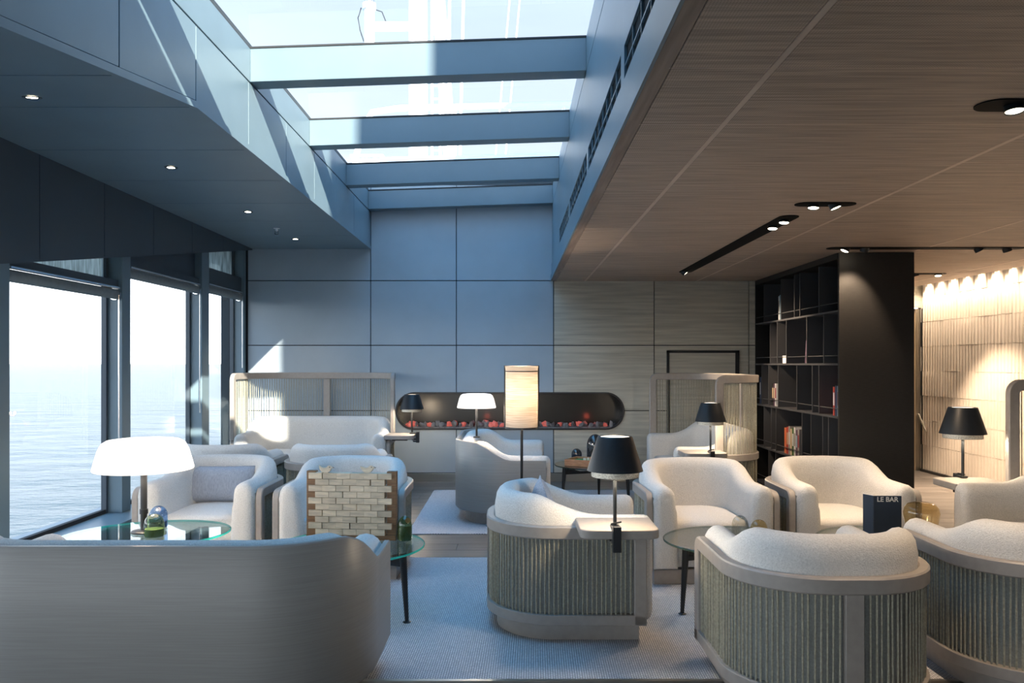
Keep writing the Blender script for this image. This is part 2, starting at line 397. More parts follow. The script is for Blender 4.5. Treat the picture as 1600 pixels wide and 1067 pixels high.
# ---- left face of the well
wl = struct('wall_well_left', MB().slab([(-1.645,.4,2.30),(-1.645,1.75,2.32),(-1.645,1.75,3.36),(-1.645,.4,3.36)], -.04).slab([(-1.645,1.75,2.32),(-1.645,4.1,2.69),(-1.645,4.1,3.36),(-1.645,1.75,3.36)], -.04).slab([(-1.645,4.1,2.69),(-1.645,YB,2.69),(-1.645,YB,3.36),(-1.645,4.1,3.36)], -.04), 'gap', smooth=False)
for a, b in zip(YJ[:-1], YJ[1:]):
    g = .004
    obj('well_panel', MB().slab([(-1.62,a+g,zs(a)+.035),(-1.62,b-g,zs(b)+.035),(-1.62,b-g,3.085),(-1.62,a+g,3.085)], -.02), 'panel', wl, smooth=False, bevel=.002, seg=1)
    obj('edge_lip', MB().slab([(-1.612,a,zs(a)-.004),(-1.612,b,zs(b)-.004),(-1.612,b,zs(b)+.03),(-1.612,a,zs(a)+.03)], -.03), 'panel', wl, smooth=False)
for a, b in zip(beams[:-1], beams[1:]):
    obj('upper_panel', MB().slab([(-1.62,a+.02,3.094),(-1.62,b+.018,3.094),(-1.62,b+.018,3.3),(-1.62,a+.02,3.3)], -.02), 'panel', wl, smooth=False, bevel=.002, seg=1)
# ---- right face of the well
wr = struct('wall_well_right', MB().box(.475, .5, .4, YB, 2.35, 3.42), 'gap', smooth=False)
obj('upper_panel', MB().box(.46, .475, .5, YB, 3.17, 3.38), 'panel', wr, smooth=False, bevel=.002, seg=1)
obj('fascia_panel', MB().box(.46, .475, .5, YB, 2.655, 3.163), 'panel', wr, smooth=False, bevel=.002, seg=1)
obj('lower_panel', MB().box(.452, .475, .5, YB, 2.345, 2.50), 'panel', wr, smooth=False, bevel=.002, seg=1)
segs = [(.6, 1.75), (1.85, 3.28), (3.38, 4.83), (4.93, 6.38), (6.48, 7.75)]
edges = [.5]+[q for s in segs for q in s]+[YB]
for a, b in zip(edges[::2], edges[1::2]):
    obj('grille_post', MB().box(.46, .475, a, b, 2.50, 2.655), 'panel', wr, smooth=False)
for a, b in segs:
    gm = MB().box(.472, .475, a, b, 2.50, 2.655); gr = obj('vent_grille', gm, 'grille', wr, smooth=False)
    bm_ = MB()
    n = int((b-a)/.18)
    for k in range(1, n): bm_.box(.463, .472, a+(b-a)*k/n-.003, a+(b-a)*k/n+.003, 2.502, 2.653)
    bm_.box(.463, .472, a, b, 2.57, 2.577)
    obj('louvre', bm_, 'panel', gr, smooth=False)
obj('roof_slab', MB().box(-1.66, .52, .4, 2.50, 3.30, 3.42), 'panel', wr, smooth=False)
obj('upper_panel', MB().box(-1.635, -1.62, .5, 2.52, 3.094, 3.3), 'panel', wl, smooth=False)
wf = struct('wall_well_front', MB().box(-1.64, .48, .38, .5, 2.28, 3.42), 'panel', smooth=False)

# ---- back wall: panels with open joints, and the fireplace hole
wb = struct('wall_back', MB().box(-3.35, 3.42, YB+.035, YB+.06, 0, 3.5), 'gap', smooth=False)
XP = [-3.03, -1.62, -.638, .477, 1.63, 2.715, 3.40]; ZP = [.10, .814, 1.563, 2.304, 3.40]
cutm = MB(); st = stadium(-1.33, 1.284, .60, 1.02); n = len(st)
cutm.add([(x, YB-.2, z) for x, z in st]+[(x, YB+.3, z) for x, z in st], [tuple(range(n)), tuple(range(2*n-1, n-1, -1))]+[(i, n+i, n+(i+1) % n, (i+1) % n) for i in range(n)])
cutter = obj('cutter', cutm, 'gap', smooth=False)
cut(wb, cutter)
for i in range(6):
    for j in range(4):
        if j == 3 and i > 2: continue
        g = .005
        x0, x1, z0, z1 = XP[i]+g, XP[i+1]-g, ZP[j]+g, ZP[j+1]-g
        wood = i >= 3
        p = obj('wall_panel', MB().box(x0, x1, YB, YB+.03, z0, z1), 'wallwood' if wood else 'wallpanel', wb, smooth=False)
        if j < 2 and 0 < i < 4 or (j < 2 and i == 0): 
            if not (x1 < -1.33 or x0 > 1.284): cut(p, cutter)
bpy.data.objects.remove(cutter)
bb = struct('baseboard_back', MB().box(-3.03, 3.40, YB+.005, YB+.034, 0, .095), 'steel', smooth=False, bevel=.002)
# flush service door in the wooden wall
d1 = struct('door_1', MB().box(1.80, 2.555, YB-.012, YB-.002, .10, 1.475), 'wallwood', smooth=False)
obj('door_frame', MB().box(1.772, 1.80, YB-.022, YB, .10, 1.505).box(2.555, 2.60, YB-.022, YB, .10, 1.505).box(1.772, 2.60, YB-.022, YB, 1.475, 1.505), 'black', d1, smooth=False)

# ---- far recess on the right with its door
rec = struct('wall_recess', MB().box(3.40, 3.44, YB, 10.1, 0, 2.5).box(3.40, 5.4, 10.1, 10.16, 2.06, 2.5).box(3.40, 4.45, 10.1, 10.16, 0, 2.06), 'wallwood', smooth=False)
d2 = struct('door_2', MB().box(4.45, 5.17, 10.13, 10.17, 0, 2.05), 'door', smooth=False)
obj('door_frame', MB().box(5.17, 5.25, 10.08, 10.16, 0, 2.05).box(4.42, 4.45, 10.09, 10.16, 0, 2.05), 'black', d2, smooth=False)
obj('door_edge', MB().box(5.10, 5.165, 10.11, 10.13, 0, 2.04), 'steel', d2, smooth=False)
obj('handle', MB().tube([(5.06,10.13,1.0),(5.06,10.07,1.0),(4.95,10.07,1.0)], .01), 'steel', d2)
obj('door_stay', MB().tube([(5.13,10.1,.72),(5.17,9.98,.5)], .012), 'steel', d2)

# ---- right wall with fluted tiles
wrt = struct('wall_right', MB().box(5.20, 5.35, -4, 10.16, 0, 2.5), 'tile', smooth=False)
def tile_mb():
    v = []; f = []; prof = []
    nf = 4; p = .06
    for k in range(nf):
        for q in range(5):
            a = PI*(q+.0)/5
            prof.append((k*p+p*(q/5.0), .004+.030*math.sin(a)))
    prof.append((nf*p, .004))
    mb = MB(); n = len(prof)
    ring0 = [(-d, yy, 0) for yy, d in prof]; ring1 = [(-d, yy, .304) for yy, d in prof]
    back0 = [(0, nf*p, 0), (0, 0, 0)]; back1 = [(0, nf*p, .304), (0, 0, .304)]
    mb.rings([ring0+back0, ring1+back1])
    return mb
tm = None
for j in range(8):
    for k in range(15):
        yy = 6.6+k*.2405-(.12 if j % 2 else 0)
        lx = 5.20-random.uniform(0, .007); lz = .03+j*.3075+random.uniform(-.0015, .0015)
        if tm is None:
            o = obj('tile', tile_mb(), 'tile', wrt, loc=(lx, yy, lz), ang=.9); tm = o.data
        else: share('tile', tm, None, wrt, (lx, yy, lz))
b2 = struct('baseboard_right', MB().box(5.14, 5.17, 6.4, 10.08, 0, .03), 'black', smooth=False)

# ---- window wall on the left
wleft = struct('wall_left', MB().box(-3.45, -3.19, -4, YB+.05, -.1, .15), 'panel', smooth=False)
obj('sill', MB().box(-3.19, -2.86, -4, YB, 0, .185), 'panel', wleft, smooth=False, bevel=.006)
cols = [-3.0, -1.45, .1, 1.65, 3.20, 4.72, 6.26, 7.87, 9.10]
def zf(y): return 1.93+.16*(y-4.64)
for yc in cols:
    w = .14 if yc < 7.8 else .19
    if yc > 9: w = .07
    obj('column', MB().box(-3.20, -3.05, yc, yc+w, .185, 2.72), 'panel', wleft, smooth=False, bevel=.004)
    obj('glazing_bead', MB().box(-3.20, -3.16, yc-.03, yc-.001, .185, 2.72), 'darkpanel', wleft, smooth=False)
obj('outer_wall', MB().box(-3.45, -3.20, -4, 3.2, 2.05, 2.8), 'panel', wleft, smooth=False)
# sloping fascia above the windows
FJ = [-4, 1.8, 2.62, 3.42, 4.22, 5.03, 5.83, 6.63, 7.43, 8.23, YB-.02]
for a, b in zip(FJ[:-1], FJ[1:]):
    za, zb = max(1.75, zf(a)), max(1.75, zf(b))
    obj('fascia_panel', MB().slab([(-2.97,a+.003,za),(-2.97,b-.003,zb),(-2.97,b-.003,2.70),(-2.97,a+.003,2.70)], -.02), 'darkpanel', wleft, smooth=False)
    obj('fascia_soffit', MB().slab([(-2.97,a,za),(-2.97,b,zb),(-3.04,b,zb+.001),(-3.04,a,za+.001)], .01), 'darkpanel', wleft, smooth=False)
obj('outer_strip', MB().box(-3.32, -3.2, 3.2, YB, 2.7, 2.8), 'panel', wleft, smooth=False)
wins = [(3.34, 4.72, 1.78), (4.86, 6.26, 1.955), (6.40, 7.87, 2.14), (8.06, 9.10, 2.17), (1.79, 3.2, 1.75), (.24, 1.65, 1.75), (-1.31, .1, 1.75), (-2.86, -1.45, 1.75)]
for k, (a, b, zh) in enumerate(wins):
    w_ = struct('window_%d' % (k+2))
    obj('pane', MB().add([(-3.185,a,.185),(-3.185,b,.185),(-3.185,b,zh),(-3.185,a,zh)], [(0,1,2,3)]), 'winglass', w_, smooth=False)
    obj('window_frame', MB().box(-3.2, -3.165, a, b, .185, .215), 'gap', w_, smooth=False)
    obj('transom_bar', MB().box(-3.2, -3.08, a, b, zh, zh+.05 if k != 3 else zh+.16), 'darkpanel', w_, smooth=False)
    if k in (1, 3):
        obj('transom_pane', MB().box(-3.19, -3.18, a, b, zh+.05, 2.70), 'curtain', w_, smooth=False)
    else:
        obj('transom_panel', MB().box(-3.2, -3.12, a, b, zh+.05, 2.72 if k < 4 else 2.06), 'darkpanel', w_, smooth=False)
# ---- rear window wall behind the photographer
rw = struct('wall_front', MB().box(-3.4, 5.3, -4.15, -4.0, 0, .8).box(.30, 5.3, -4.15, -4.0,   .8, 2.22).box(-3.4, 5.3, -4.15, -4.0, 2.22, 2.7), 'panel', smooth=False)
wn = struct('window_10')
for k in range(3):
    x0 = -3.3+k*1.22
    obj('mullion', MB().box(x0, x0+.09, -4.12, -4.0,   .8, 2.22), 'panel', wn, smooth=False)
    obj('pane', MB().add([(x0+.09,-4.06,.8),(x0+1.22,-4.06,.8),(x0+1.22,-4.06,2.22),(x0+.09,-4.06,2.22)], [(0,1,2,3)]), 'winglass', wn, smooth=False)
# ---- unseen block added outside, keeps the sun off part of the skylight beams
dk = struct('wall_sun_blocker', MB().box(2.5, 6.5, -.87, 10, 2.75, 8.5), 'whitemetal', smooth=False)

# ================================================================== OUTSIDE
sea = struct('sea', MB().add([(-40000,-2000,-15),(300,-2000,-15),(300,40000,-15),(-40000,40000,-15)], [(0,1,2,3)]), 'sea', smooth=False)
mast = thing('ship_mast', 'white ship mast with ladder and signal arm seen through the skylight', 'mast', (-2.35, 20, 3.5))
obj('mast_pole', MB().tube([(0,0,0),(0,0,12)], .25, 24, r1=.22), 'whitemetal', mast)
lad = MB().tube([(.36,-.1,2),(.36,-.1,12)], .03, 8).tube([(.56,-.1,2),(.56,-.1,12)], .035, 8)
for k in range(30): lad.tube([(.36,-.1,2.2+k*.32),(.56,-.1,2.2+k*.32)], .022, 6)
obj('ladder', lad, 'whitemetal', mast)
obj('signal_arm', MB().tube([(-.2,0,6.28),(-1.3,0,6.28)], .12, 12).tube([(-1.22,0,5.6),(-1.22,0,6.75)], .13, 12), 'whitemetal', mast)
sg = obj('signal_light', MB().lathe([(.17,6.70),(.17,6.85),(.12,6.86)], 16, (-1.22,0,0)), 'whitemetal', mast)
obj('light_cap', MB().lathe([(.17,7.28),(.19,7.31),(.15,7.36)], 16, (-1.22,0,0)), 'steel', sg)
obj('lamp_glass', MB().lathe([(.13,6.85),(.13,7.28)], 16, (-1.22,0,0)), 'chrome', sg)
obj('cable', MB().tube([(-1.42,0,6.75),(-1.5,0,6.5),(-1.45,0,6.2),(-1.35,0,5.9)], .015).tube([(-1.05,0,6.7),(-.9,0,6.65),(-.8,0,6.4)], .015), 'gap', mast)
for x0, x1 in ((.72, .85), (1.0, 1.25), (2.0, 3.0), (1.75, 2.75)):
    obj('stay_cable', MB().tube([(x0,0,1.0),(x1,0,12)], .02 if x0 > 1.2 else .035), 'whitemetal', mast)
obj('mast_brace', MB().tube([(1.0,.3,0),(.45,.3,7.6)], .17, 14), 'whitemetal', mast)
rl = thing('deck_railing', 'white tubular deck railing outside the middle skylight pane', 'railing', (0, 14, 3.5))
obj('rail', MB().tube([(-2.75,0,1.4),(-2.6,0,2.0),(-2.45,0,2.25),(-2.0,0,2.32),(1.6,0,2.40),(3.0,0,2.40)], .055, 10), 'whitemetal', rl)
obj('rail', MB().tube([(-2.3,0,1.42),(3.0,0,1.55)], .045, 10), 'whitemetal', rl)
for x in (-2.75, -1.0, .9): obj('stanchion', MB().tube([(x,0,0),(x,0,1.45 if x < -2 else 2.36)], .035), 'whitemetal', rl)
bx = thing('deck_locker', 'pale equipment locker on the upper deck behind the third skylight pane', 'locker', (-2.85, 16, 3.5))
obj('locker_body', MB().box(-.3, .3, -.3, .3, 0, 1.9), 'whitemetal', bx, bevel=.03)
obj('locker_lid', MB().box(-.33, .33, -.33, .33, 1.9, 1.96), 'whitemetal', bx, bevel=.01)
obj('locker_leg', MB().tube([(.42,0,0),(.62,0,1.9)], .04).tube([(.9,0,0),(.55,0,1.9)], .04), 'whitemetal', bx)
dkf = struct('floor_upper_deck', MB().box(-6, 8, 9.4, 26, 3.36, 3.5), 'whitemetal', smooth=False)

# ================================================================== SEATING
def upath(Wd, D, r, n=14, ns=8, nb=6):
    "U from the left front round the back to the right front; (x, y, nx, ny)"
    P = []
    for k in range(ns): P.append((-Wd/2, D/2+(-D/2+r-D/2)*k/ns, -1, 0))
    for k in range(n+1):
        a = PI+PI/2*k/n; P.append((-Wd/2+r+r*math.cos(a), -D/2+r+r*math.sin(a), math.cos(a), math.sin(a)))
    if Wd-2*r > .02:
        for k in range(1, nb): P.append((-Wd/2+r+(Wd-2*r)*k/nb, -D/2, 0, -1))
    for k in range(n+1):
        a = 1.5*PI+PI/2*k/n; P.append((Wd/2-r+r*math.cos(a), -D/2+r+r*math.sin(a), math.cos(a), math.sin(a)))
    for k in range(1, ns+1): P.append((Wd/2, -D/2+r+(D-r)*k/ns, 1, 0))
    return P
def smooth(t): t = max(0, min(1, t)); return t*t*(3-2*t)
def height(y, D, hb, ha, u0=.22, u1=.72):
    u = (y+D/2)/D; return hb+(ha-hb)*smooth((u-u0)/(u1-u0))
def padded(P, D, hb, ha, o1, o2, zb, u0=.22, u1=.72):
    def ring(x, y, nx, ny, fy=0, sh=0):
        h = height(y, D, hb, ha, u0, u1)-sh; a1, a2 = o1+sh, o2-sh; om = (a1+a2)/2; w = (a2-a1)/2; rz = min(.075, w*1.25)
        q = [(a1, zb+sh), (a1, .3), (a1, .48), (a1-.004*(sh == 0), h-rz-.02)]
        for k in range(9):
            t = PI-PI*k/8; q.append((om+w*math.cos(t), h-rz+rz*math.sin(t)))
        q += [(a2+.004, h-rz-.06), (a2+.012, .44), (a2+.018, .3), (a2+.018-sh*.3, zb+sh)]
        return [(x-nx*o, y-ny*o+fy, z) for o, z in q]
    R = []
    x, y, nx, ny = P[0]
    for fy, sh in ((.040, .050), (.038, .034), (.030, .018), (.018, .006)): R.append(ring(x, y, nx, ny, fy, sh))
    for p in P: R.append(ring(*p))
    x, y, nx, ny = P[-1]
    for fy, sh in ((.018, .006), (.030, .018), (.038, .034), (.040, .050)): R.append(ring(x, y, nx, ny, fy, sh))
    return MB().rings(R)
def seat_mb(P, D, o, yf, z0, z1):
    mb = MB(); R = []
    for ins, z in ((.012, z0), (0, z0+.015), (0, z1-.05), (.006, z1-.025), (.022, z1-.007), (.05, z1), (.11, z1+.006), (.16, z1+.008)):
        R.append([(x-nx*(o+ins), min(y-ny*(o+ins), yf-ins), z) for x, y, nx, ny in P])
    return mb.rings(R)
def frame_mb(P, w, h, z_top, z_bot, rad, inset=0.0, lo=0, hi=None):
    "post, bend, rail along the path, bend, post as one bent bar (w deep, h high)"
    hi = len(P) if hi is None else hi
    Q = P[lo:hi]; out_ = []
    def along(i, sgn):
        a = Vector(Q[i][:2]); b = Vector(Q[i+sgn][:2]); return (a-b).normalized()
    def pts(i, sgn):
        x, y, nx, ny = Q[i]; t = along(i, sgn); r = []
        for z in (z_bot, (z_bot+z_top-rad)/2): r.append(((x, y), t, (nx, ny), h/2, z, 1.0))
        for k in range(7): r.append(((x, y), t, (nx, ny), None, k/6*PI/2, 0))
        return r
    rings = []
    def ring(c, n, u):
        n = Vector((n[0], n[1], 0)); c = Vector(c)-n*(inset+w/2)
        b = .006
        q = [(-w/2, -h/2+b), (-w/2, h/2-b), (-w/2+b, h/2), (w/2-b, h/2), (w/2, h/2-b), (w/2, -h/2+b), (w/2-b, -h/2), (-w/2+b, -h/2)]
        return [c+n*a+u*e_ for a, e_ in q]
    def end(i, sgn):
        x, y, nx, ny = Q[i]; t = along(i, sgn); t3 = Vector((t.x, t.y, 0)); up = Vector((0, 0, 1)); rr = []
        p0 = Vector((x, y, 0))
        for z in (z_bot, z_top-h/2-rad): rr.append(ring(p0+up*z-t3*(h/2), (nx, ny), t3))
        for k in range(1, 7):
            a = PI/2*k/6
            c = p0-t3*(h/2+rad)+up*(z_top-h/2-rad)+t3*rad*math.cos(a)+up*rad*math.sin(a)
            rr.append(ring(c, (nx, ny), t3*math.cos(a)+up*math.sin(a)))
        return rr
    rings += end(0, 1)
    x0 = Vector(Q[0][:2]); x1 = Vector(Q[-1][:2])
    for q in Q:
        if (Vector(q[:2])-x0).length > rad+h/2+.004 and (Vector(q[:2])-x1).length > rad+h/2+.004:
            rings.append(ring((q[0], q[1], z_top-h/2), q[2:], Vector((0, 0, 1))))
    rings += end(-1, -1)[::-1]
    return MB().rings(rings)
def resample(P, step, lo=0, hi=None):
    hi = len(P) if hi is None else hi
    Q = P[lo:hi]; out_ = []; acc = 0; nxt = 0
    for a, b in zip(Q[:-1], Q[1:]):
        L = math.hypot(b[0]-a[0], b[1]-a[1])
        while nxt <= acc+L:
            t = (nxt-acc)/L; q = [a[i]+(b[i]-a[i])*t for i in range(4)]; m_ = math.hypot(q[2], q[3]); out_.append((q[0], q[1], q[2]/m_, q[3]/m_, nxt)); nxt += step
        acc += L
    return out_, acc
def ropes_mb(P, o, z0, z1, lo=0, hi=None, skip=(), margin=.05, step=.046, rad=.0043):
    pts, L = resample(P, step/2, lo, hi); mb = MB()
    for k, (x, y, nx, ny, s) in enumerate(pts):
        if s < margin or s > L-margin: continue
        if any(abs(x-c) < w and y < 0 for c, w in skip): continue
        j = (.0012 if k % 2 else -.0012)+random.uniform(-.0008, .0008)
        tx, ty = -ny, nx; off = random.uniform(-.002, .002)
        j2 = j+random.uniform(-.002, .002)
        mb.tube([(x-nx*(o+off)+tx*j, y-ny*(o+off)+ty*j, z0), (x-nx*(o+off)+tx*j2, y-ny*(o+off)+ty*j2, z1)], rad, 5, cap=False)
    return mb
def plinth_mb(P, ins, yf, z1):
    poly = [(x-nx*ins, min(y-ny*ins, yf)) for x, y, nx, ny in P]
    return MB().prism(poly, 0.001, z1)
ZB, ZR = .085, .56
def tray_part(root, side, Wd, D, L=.36, z=.60):
    "drinks tray fixed on the front of one arm"
    x0, x1 = Wd/2-.06, Wd/2+.245
    r = .05; poly = []
    c = [(x1-r, D/2+.02-r, 0), (x0+.01, D/2+.02-.01, 1), (x0+.01, D/2+.02-L+.01, 2), (x1-r, D/2+.02-L+r, 3)]
    for cx, cy, q in c:
        rr = r if q in (0, 3) else .01
        a0 = q*PI/2
        for k in range(7): a = a0+PI/2*k/6; poly.append((cx+rr*math.cos(a), cy+rr*math.sin(a)))
    poly = [(x*side, y) for x, y in poly]
    t = obj('tray', MB().prism(poly, z-.042, z), 'frame', root, bevel=.006, seg=2)
    xs_ = sorted((side*(Wd/2-.002), side*(Wd/2+.16)))
    obj('tray_bracket', MB().box(xs_[0], xs_[1], D/2-.2, D/2-.16, z-.068, z-.042), 'black', t, smooth=False)
    return t
def armchair(name, label, loc, rz, Wd=.82, D=.78, group=None):
    root = thing(name, label, 'armchair', loc, rz, group)
    P = upath(Wd, D, .35, nb=3)
    obj('upholstery', padded(P, D, .70, .60, .046, .175, ZB+.015), 'fabric', root, ang=2)
    obj('seat_cushion', seat_mb(P, D, .168, D/2-.015, ZB+.02, .385), 'fabric', root, ang=1.2)
    obj('frame', frame_mb(P, .042, .062, ZR, ZB, .035), 'frame', root)
    obj('backing', MB().rings([[(x-nx*o, y-ny*o, z) for o, z in ((.0415, ZB+.03), (.0415, ZR-.03), (.046, ZR-.03), (.046, ZB+.03))] for x, y, nx, ny in P]), 'backfab', root)
    R = [[(x-nx*o, y-ny*o, z) for o, z in ((0, ZB), (0, ZB+.05), (.042, ZB+.05), (.042, ZB))] for x, y, nx, ny in P]
    obj('bottom_rail', MB().rings(R), 'frame', root, bevel=.004)
    obj('back_post', MB().box(-.034, .034, -D/2+.001, -D/2+.03, ZB+.05, ZR-.06), 'frame', root, bevel=.003)
    obj('plinth', plinth_mb(P, .055, D/2-.03, ZB+.004), 'frame', root)
    obj('rope_screen', ropes_mb(P, .018, ZB+.045, ZR-.055, skip=((0, .042),)), 'rope', root, kind='stuff')
    return root
def highback(name, label, loc, rz, Wd, D, side, group=None):
    root = thing(name, label, 'sofa', loc, rz, group)
    P = upath(Wd, D, .40, nb=10, ns=10)
    obj('upholstery', padded(P, D, .76, .62, .046, .19, ZB+.015), 'fabric', root, ang=2)
    obj('seat_cushion', seat_mb(P, D, .18, D/2-.015, ZB+.02, .40), 'fabric', root, ang=1.2)
    obj('frame', frame_mb(P, .042, .062, ZR, ZB, .035), 'frame', root)
    obj('backing', MB().rings([[(x-nx*o, y-ny*o, z) for o, z in ((.0415, ZB+.03), (.0415, ZR-.03), (.046, ZR-.03), (.046, ZB+.03))] for x, y, nx, ny in P]), 'backfab', root)
    R = [[(x-nx*o, y-ny*o, z) for o, z in ((0, ZB), (0, ZB+.05), (.042, ZB+.05), (.042, ZB))] for x, y, nx, ny in P]
    obj('bottom_rail', MB().rings(R), 'frame', root, bevel=.004)
    obj('plinth', plinth_mb(P, .055, D/2-.03, ZB+.004), 'frame', root)
    obj('rope_screen', ropes_mb(P, .018, ZB+.045, ZR-.055, skip=((0, .05),), step=.05), 'rope', root, kind='stuff')
    lo, hi = (0, len(P)-8) if side > 0 else (8, len(P))
    sc = obj('high_screen', frame_mb(P, .045, .07, 1.245, ZR-.01, .05, 0, lo, hi), 'frame', root)
    obj('screen_post', MB().box(-.036, .036, -D/2+.006, -D/2+.036, ZR, 1.18), 'frame', sc, bevel=.003)
    obj('rope_screen', ropes_mb(P, .02, ZR, 1.18, lo, hi, skip=((0, .045),), margin=.08, step=.056, rad=.0036), 'rope', sc, kind='stuff')
    obj('back_post', MB().box(-.036, .036, -D/2+.001, -D/2+.03, ZB+.05, ZR-.06), 'frame', root, bevel=.003)
    tray_part(root, side, Wd, D)
    return root
def shellsofa(name, label, loc, rz, Wd, D):
    root = thing(name, label, 'sofa', loc, rz)
    P = upath(Wd, D, .42, nb=10, ns=14)
    R = []
    for x, y, nx, ny in P:
        h = height(y, D, .692, .545, .2, .64)
        q = [(.012, .105), (0, .12), (0, h-.008), (.006, h), (.026, h), (.032, h-.008), (.032, .105)]
        R.append([(x-nx*o, y-ny*o, z) for o, z in q])
    obj('shell', MB().rings(R), 'veneer', root, ang=.9)
    obj('upholstery', padded(P, D-.03, .692, .575, .034, .185, .11, .2, .66), 'fabric', root, ang=2)
    obj('seat_cushion', seat_mb(P, D, .175, D/2-.02, .11, .41), 'fabric', root, ang=1.2)
    obj('plinth', plinth_mb(P, .09, D/2-.06, .112), 'frame', root)
    return root

CH = 'rope-backed armchairs'
chairs = {}
proto = armchair('armchair', 'rope-sided armchair with its right flank to the camera, clamp lamp on its tray', (.258, 4.245, 0), -PI/2)
chairs['C'] = proto
def ch(label, x, y, rz): return dup(proto, 'armchair', label, (x, y, 0), rz, CH)
proto['group'] = CH
ch('cream armchair facing us, holding a grey blue lumbar cushion, next to the windows', -1.98, 5.41, PI)
ch('cream armchair facing us behind the wooden block frame', -1.075, 5.34, PI)
ch('armchair with its back to us, just behind the chair with the lumbar cushion', -2.36, 6.62, 0)
ch('armchair with its back to us, between the block frame chair and the left high-backed sofa', -1.45, 6.62, 0)
ch('beige armchair facing us with an empty seat, right of the clamp lamp in the middle', 1.21, 5.24, PI+.03)
ch('beige armchair facing us behind the navy menu card, in front of the bookcase', 2.12, 5.32, PI)
ch('rope-backed armchair seen from behind in the right foreground, with a post down its back', 1.25, 3.30, 0)
ch('armchair seen from behind cut by the right picture edge', 2.25, 3.47, 0)
tray_part(proto, 1, .82, .78, z=.595)
highback('high_back_sofa', 'high-backed rope-screen sofa facing us in the left back corner', (-2.095, 8.68, 0), PI, 1.66, .80, -1, 'high-backed sofas')
highback('high_back_sofa', 'high-backed rope-screen sofa turned to the left beside the bookcase', (1.84, 7.68, 0), PI/2, 1.62, .77, -1, 'high-backed sofas')
highback('high_back_sofa', 'high-backed sofa at the right picture edge, a black lamp on its far arm', (3.16, 4.19, 0), PI/2, 1.62, .80, 1, 'high-backed sofas')
shellsofa('sofa', 'large grey wood-shell sofa in the left foreground seen from behind', (-1.37, 3.23, 0), 0, 1.64, .78)
shellsofa('sofa', 'wood-shell sofa seen from its side in front of the fireplace', (-.107, 7.39, 0), -PI/2, 1.62, .775)

# ================================================================== RUGS
def rug(label, x0, x1, y0, y1):
    r = 0.01
    o = obj('rug', MB().box(x0, x1, y0, y1, .0005, .008), 'rug', smooth=False, bevel=.003); tag(o, label, 'rug')
# seats stand on the rugs: their own bases are lifted by the pile below
rug('large blue grey woven rug under the nearer seats', -2.75, 2.75, 3.41, 5.55)
rug('smaller blue grey woven rug under the sofa by the fireplace', -.83, 2.3, 6.33, 8.52)
st_ = struct('trim_3', MB().box(-3.1, 2.8, 3.385, 3.407, .0005, .009), 'steel', smooth=False)
for o in list(COL.objects):
    if o.get('category') in ('armchair', 'sofa') and o.parent is None: o.location.z = .008

# ================================================================== TABLES
def glass_table(label, x, y, a, b, z, rot=0, dark=False, legrot=0.4, base=.008, edge='tableedge'):
    root = thing('glass_table', label, 'table', (x, y, base), 0, 'glass side tables')
    n = 64; z -= base
    el = lambda s: [(a*s*math.cos(2*PI*k/n)*math.cos(rot)-b*s*math.sin(2*PI*k/n)*math.sin(rot), a*s*math.cos(2*PI*k/n)*math.sin(rot)+b*s*math.sin(2*PI*k/n)*math.cos(rot)) for k in range(n)]
    E = el(1); E2 = el(.992)
    top = MB().add([(p[0], p[1], z) for p in E2], [tuple(range(n))])
    top.add([(p[0], p[1], z-.012) for p in E2], [tuple(range(n-1, -1, -1))])
    t = obj('table_top', top, 'smokeglass' if dark else ('tableglass' if edge == 'tableedge' else 'clearglasstop'), root, smooth=False)
    obj('glass_edge', MB().rings([[(p[0], p[1], zz) for p in q] for q, zz in ((E2, z), (E, z-.002), (E, z-.010), (E2, z-.012))], cap=False), edge, t)
    for k in range(3):
        an = legrot+2*PI*k/3; c, s = math.cos(an), math.sin(an)
        lx, ly = c*(a-.07), s*(b-.07); fx, fy = c*(a-.045), s*(b-.045)
        lg = obj('leg', MB().tube([(fx, fy, .004), (lx, ly, z-.014)], .0105, 10, r1=.021), 'black', root)
        obj('foot', MB().lathe([(.02, .0005), (.022, .003), (.012, .008)], 16, (fx, fy, 0)), 'black', lg)
        m_ = Matrix.Rotation(an, 4, 'Z')
        mb = MB()
        R = math.hypot(lx, ly)
        mb.box(0, R, -.009, .009, z-.085, z-.06, m_)
        mb.add([m_ @ Vector(q) for q in ((R-.16,-.005,z-.06),(R-.01,-.005,z-.06),(R-.01,-.005,z-.015),(R-.16,.005,z-.06),(R-.01,.005,z-.06),(R-.01,.005,z-.015))], [(0,1,2),(5,4,3),(0,3,4,1),(1,4,5,2),(2,5,3,0)])
        obj('bracket', mb, 'black', root, smooth=False)
    return root
glass_table('oval glass side table under the large white lamp by the windows', -1.945, 4.25, .43, .36, .45, .45, legrot=.9)
glass_table('round green-edged glass table carrying the wooden block frame', -.87, 4.3, .40, .40, .38, 0, legrot=-.42)
glass_table('round glass table with two small clear glass domes', 1.25, 4.42, .41, .38, .38, 0, legrot=-2.75, edge='darkedge')
glass_table('round glass table carrying the navy menu card', 2.10, 4.42, .40, .38, .38, 0, legrot=-1.2, edge='darkedge')
glass_table('dark glass table near the fireplace carrying the wooden game box', .82, 7.75, .41, .40, .38, 0, True, legrot=3.5, edge='darkedge')

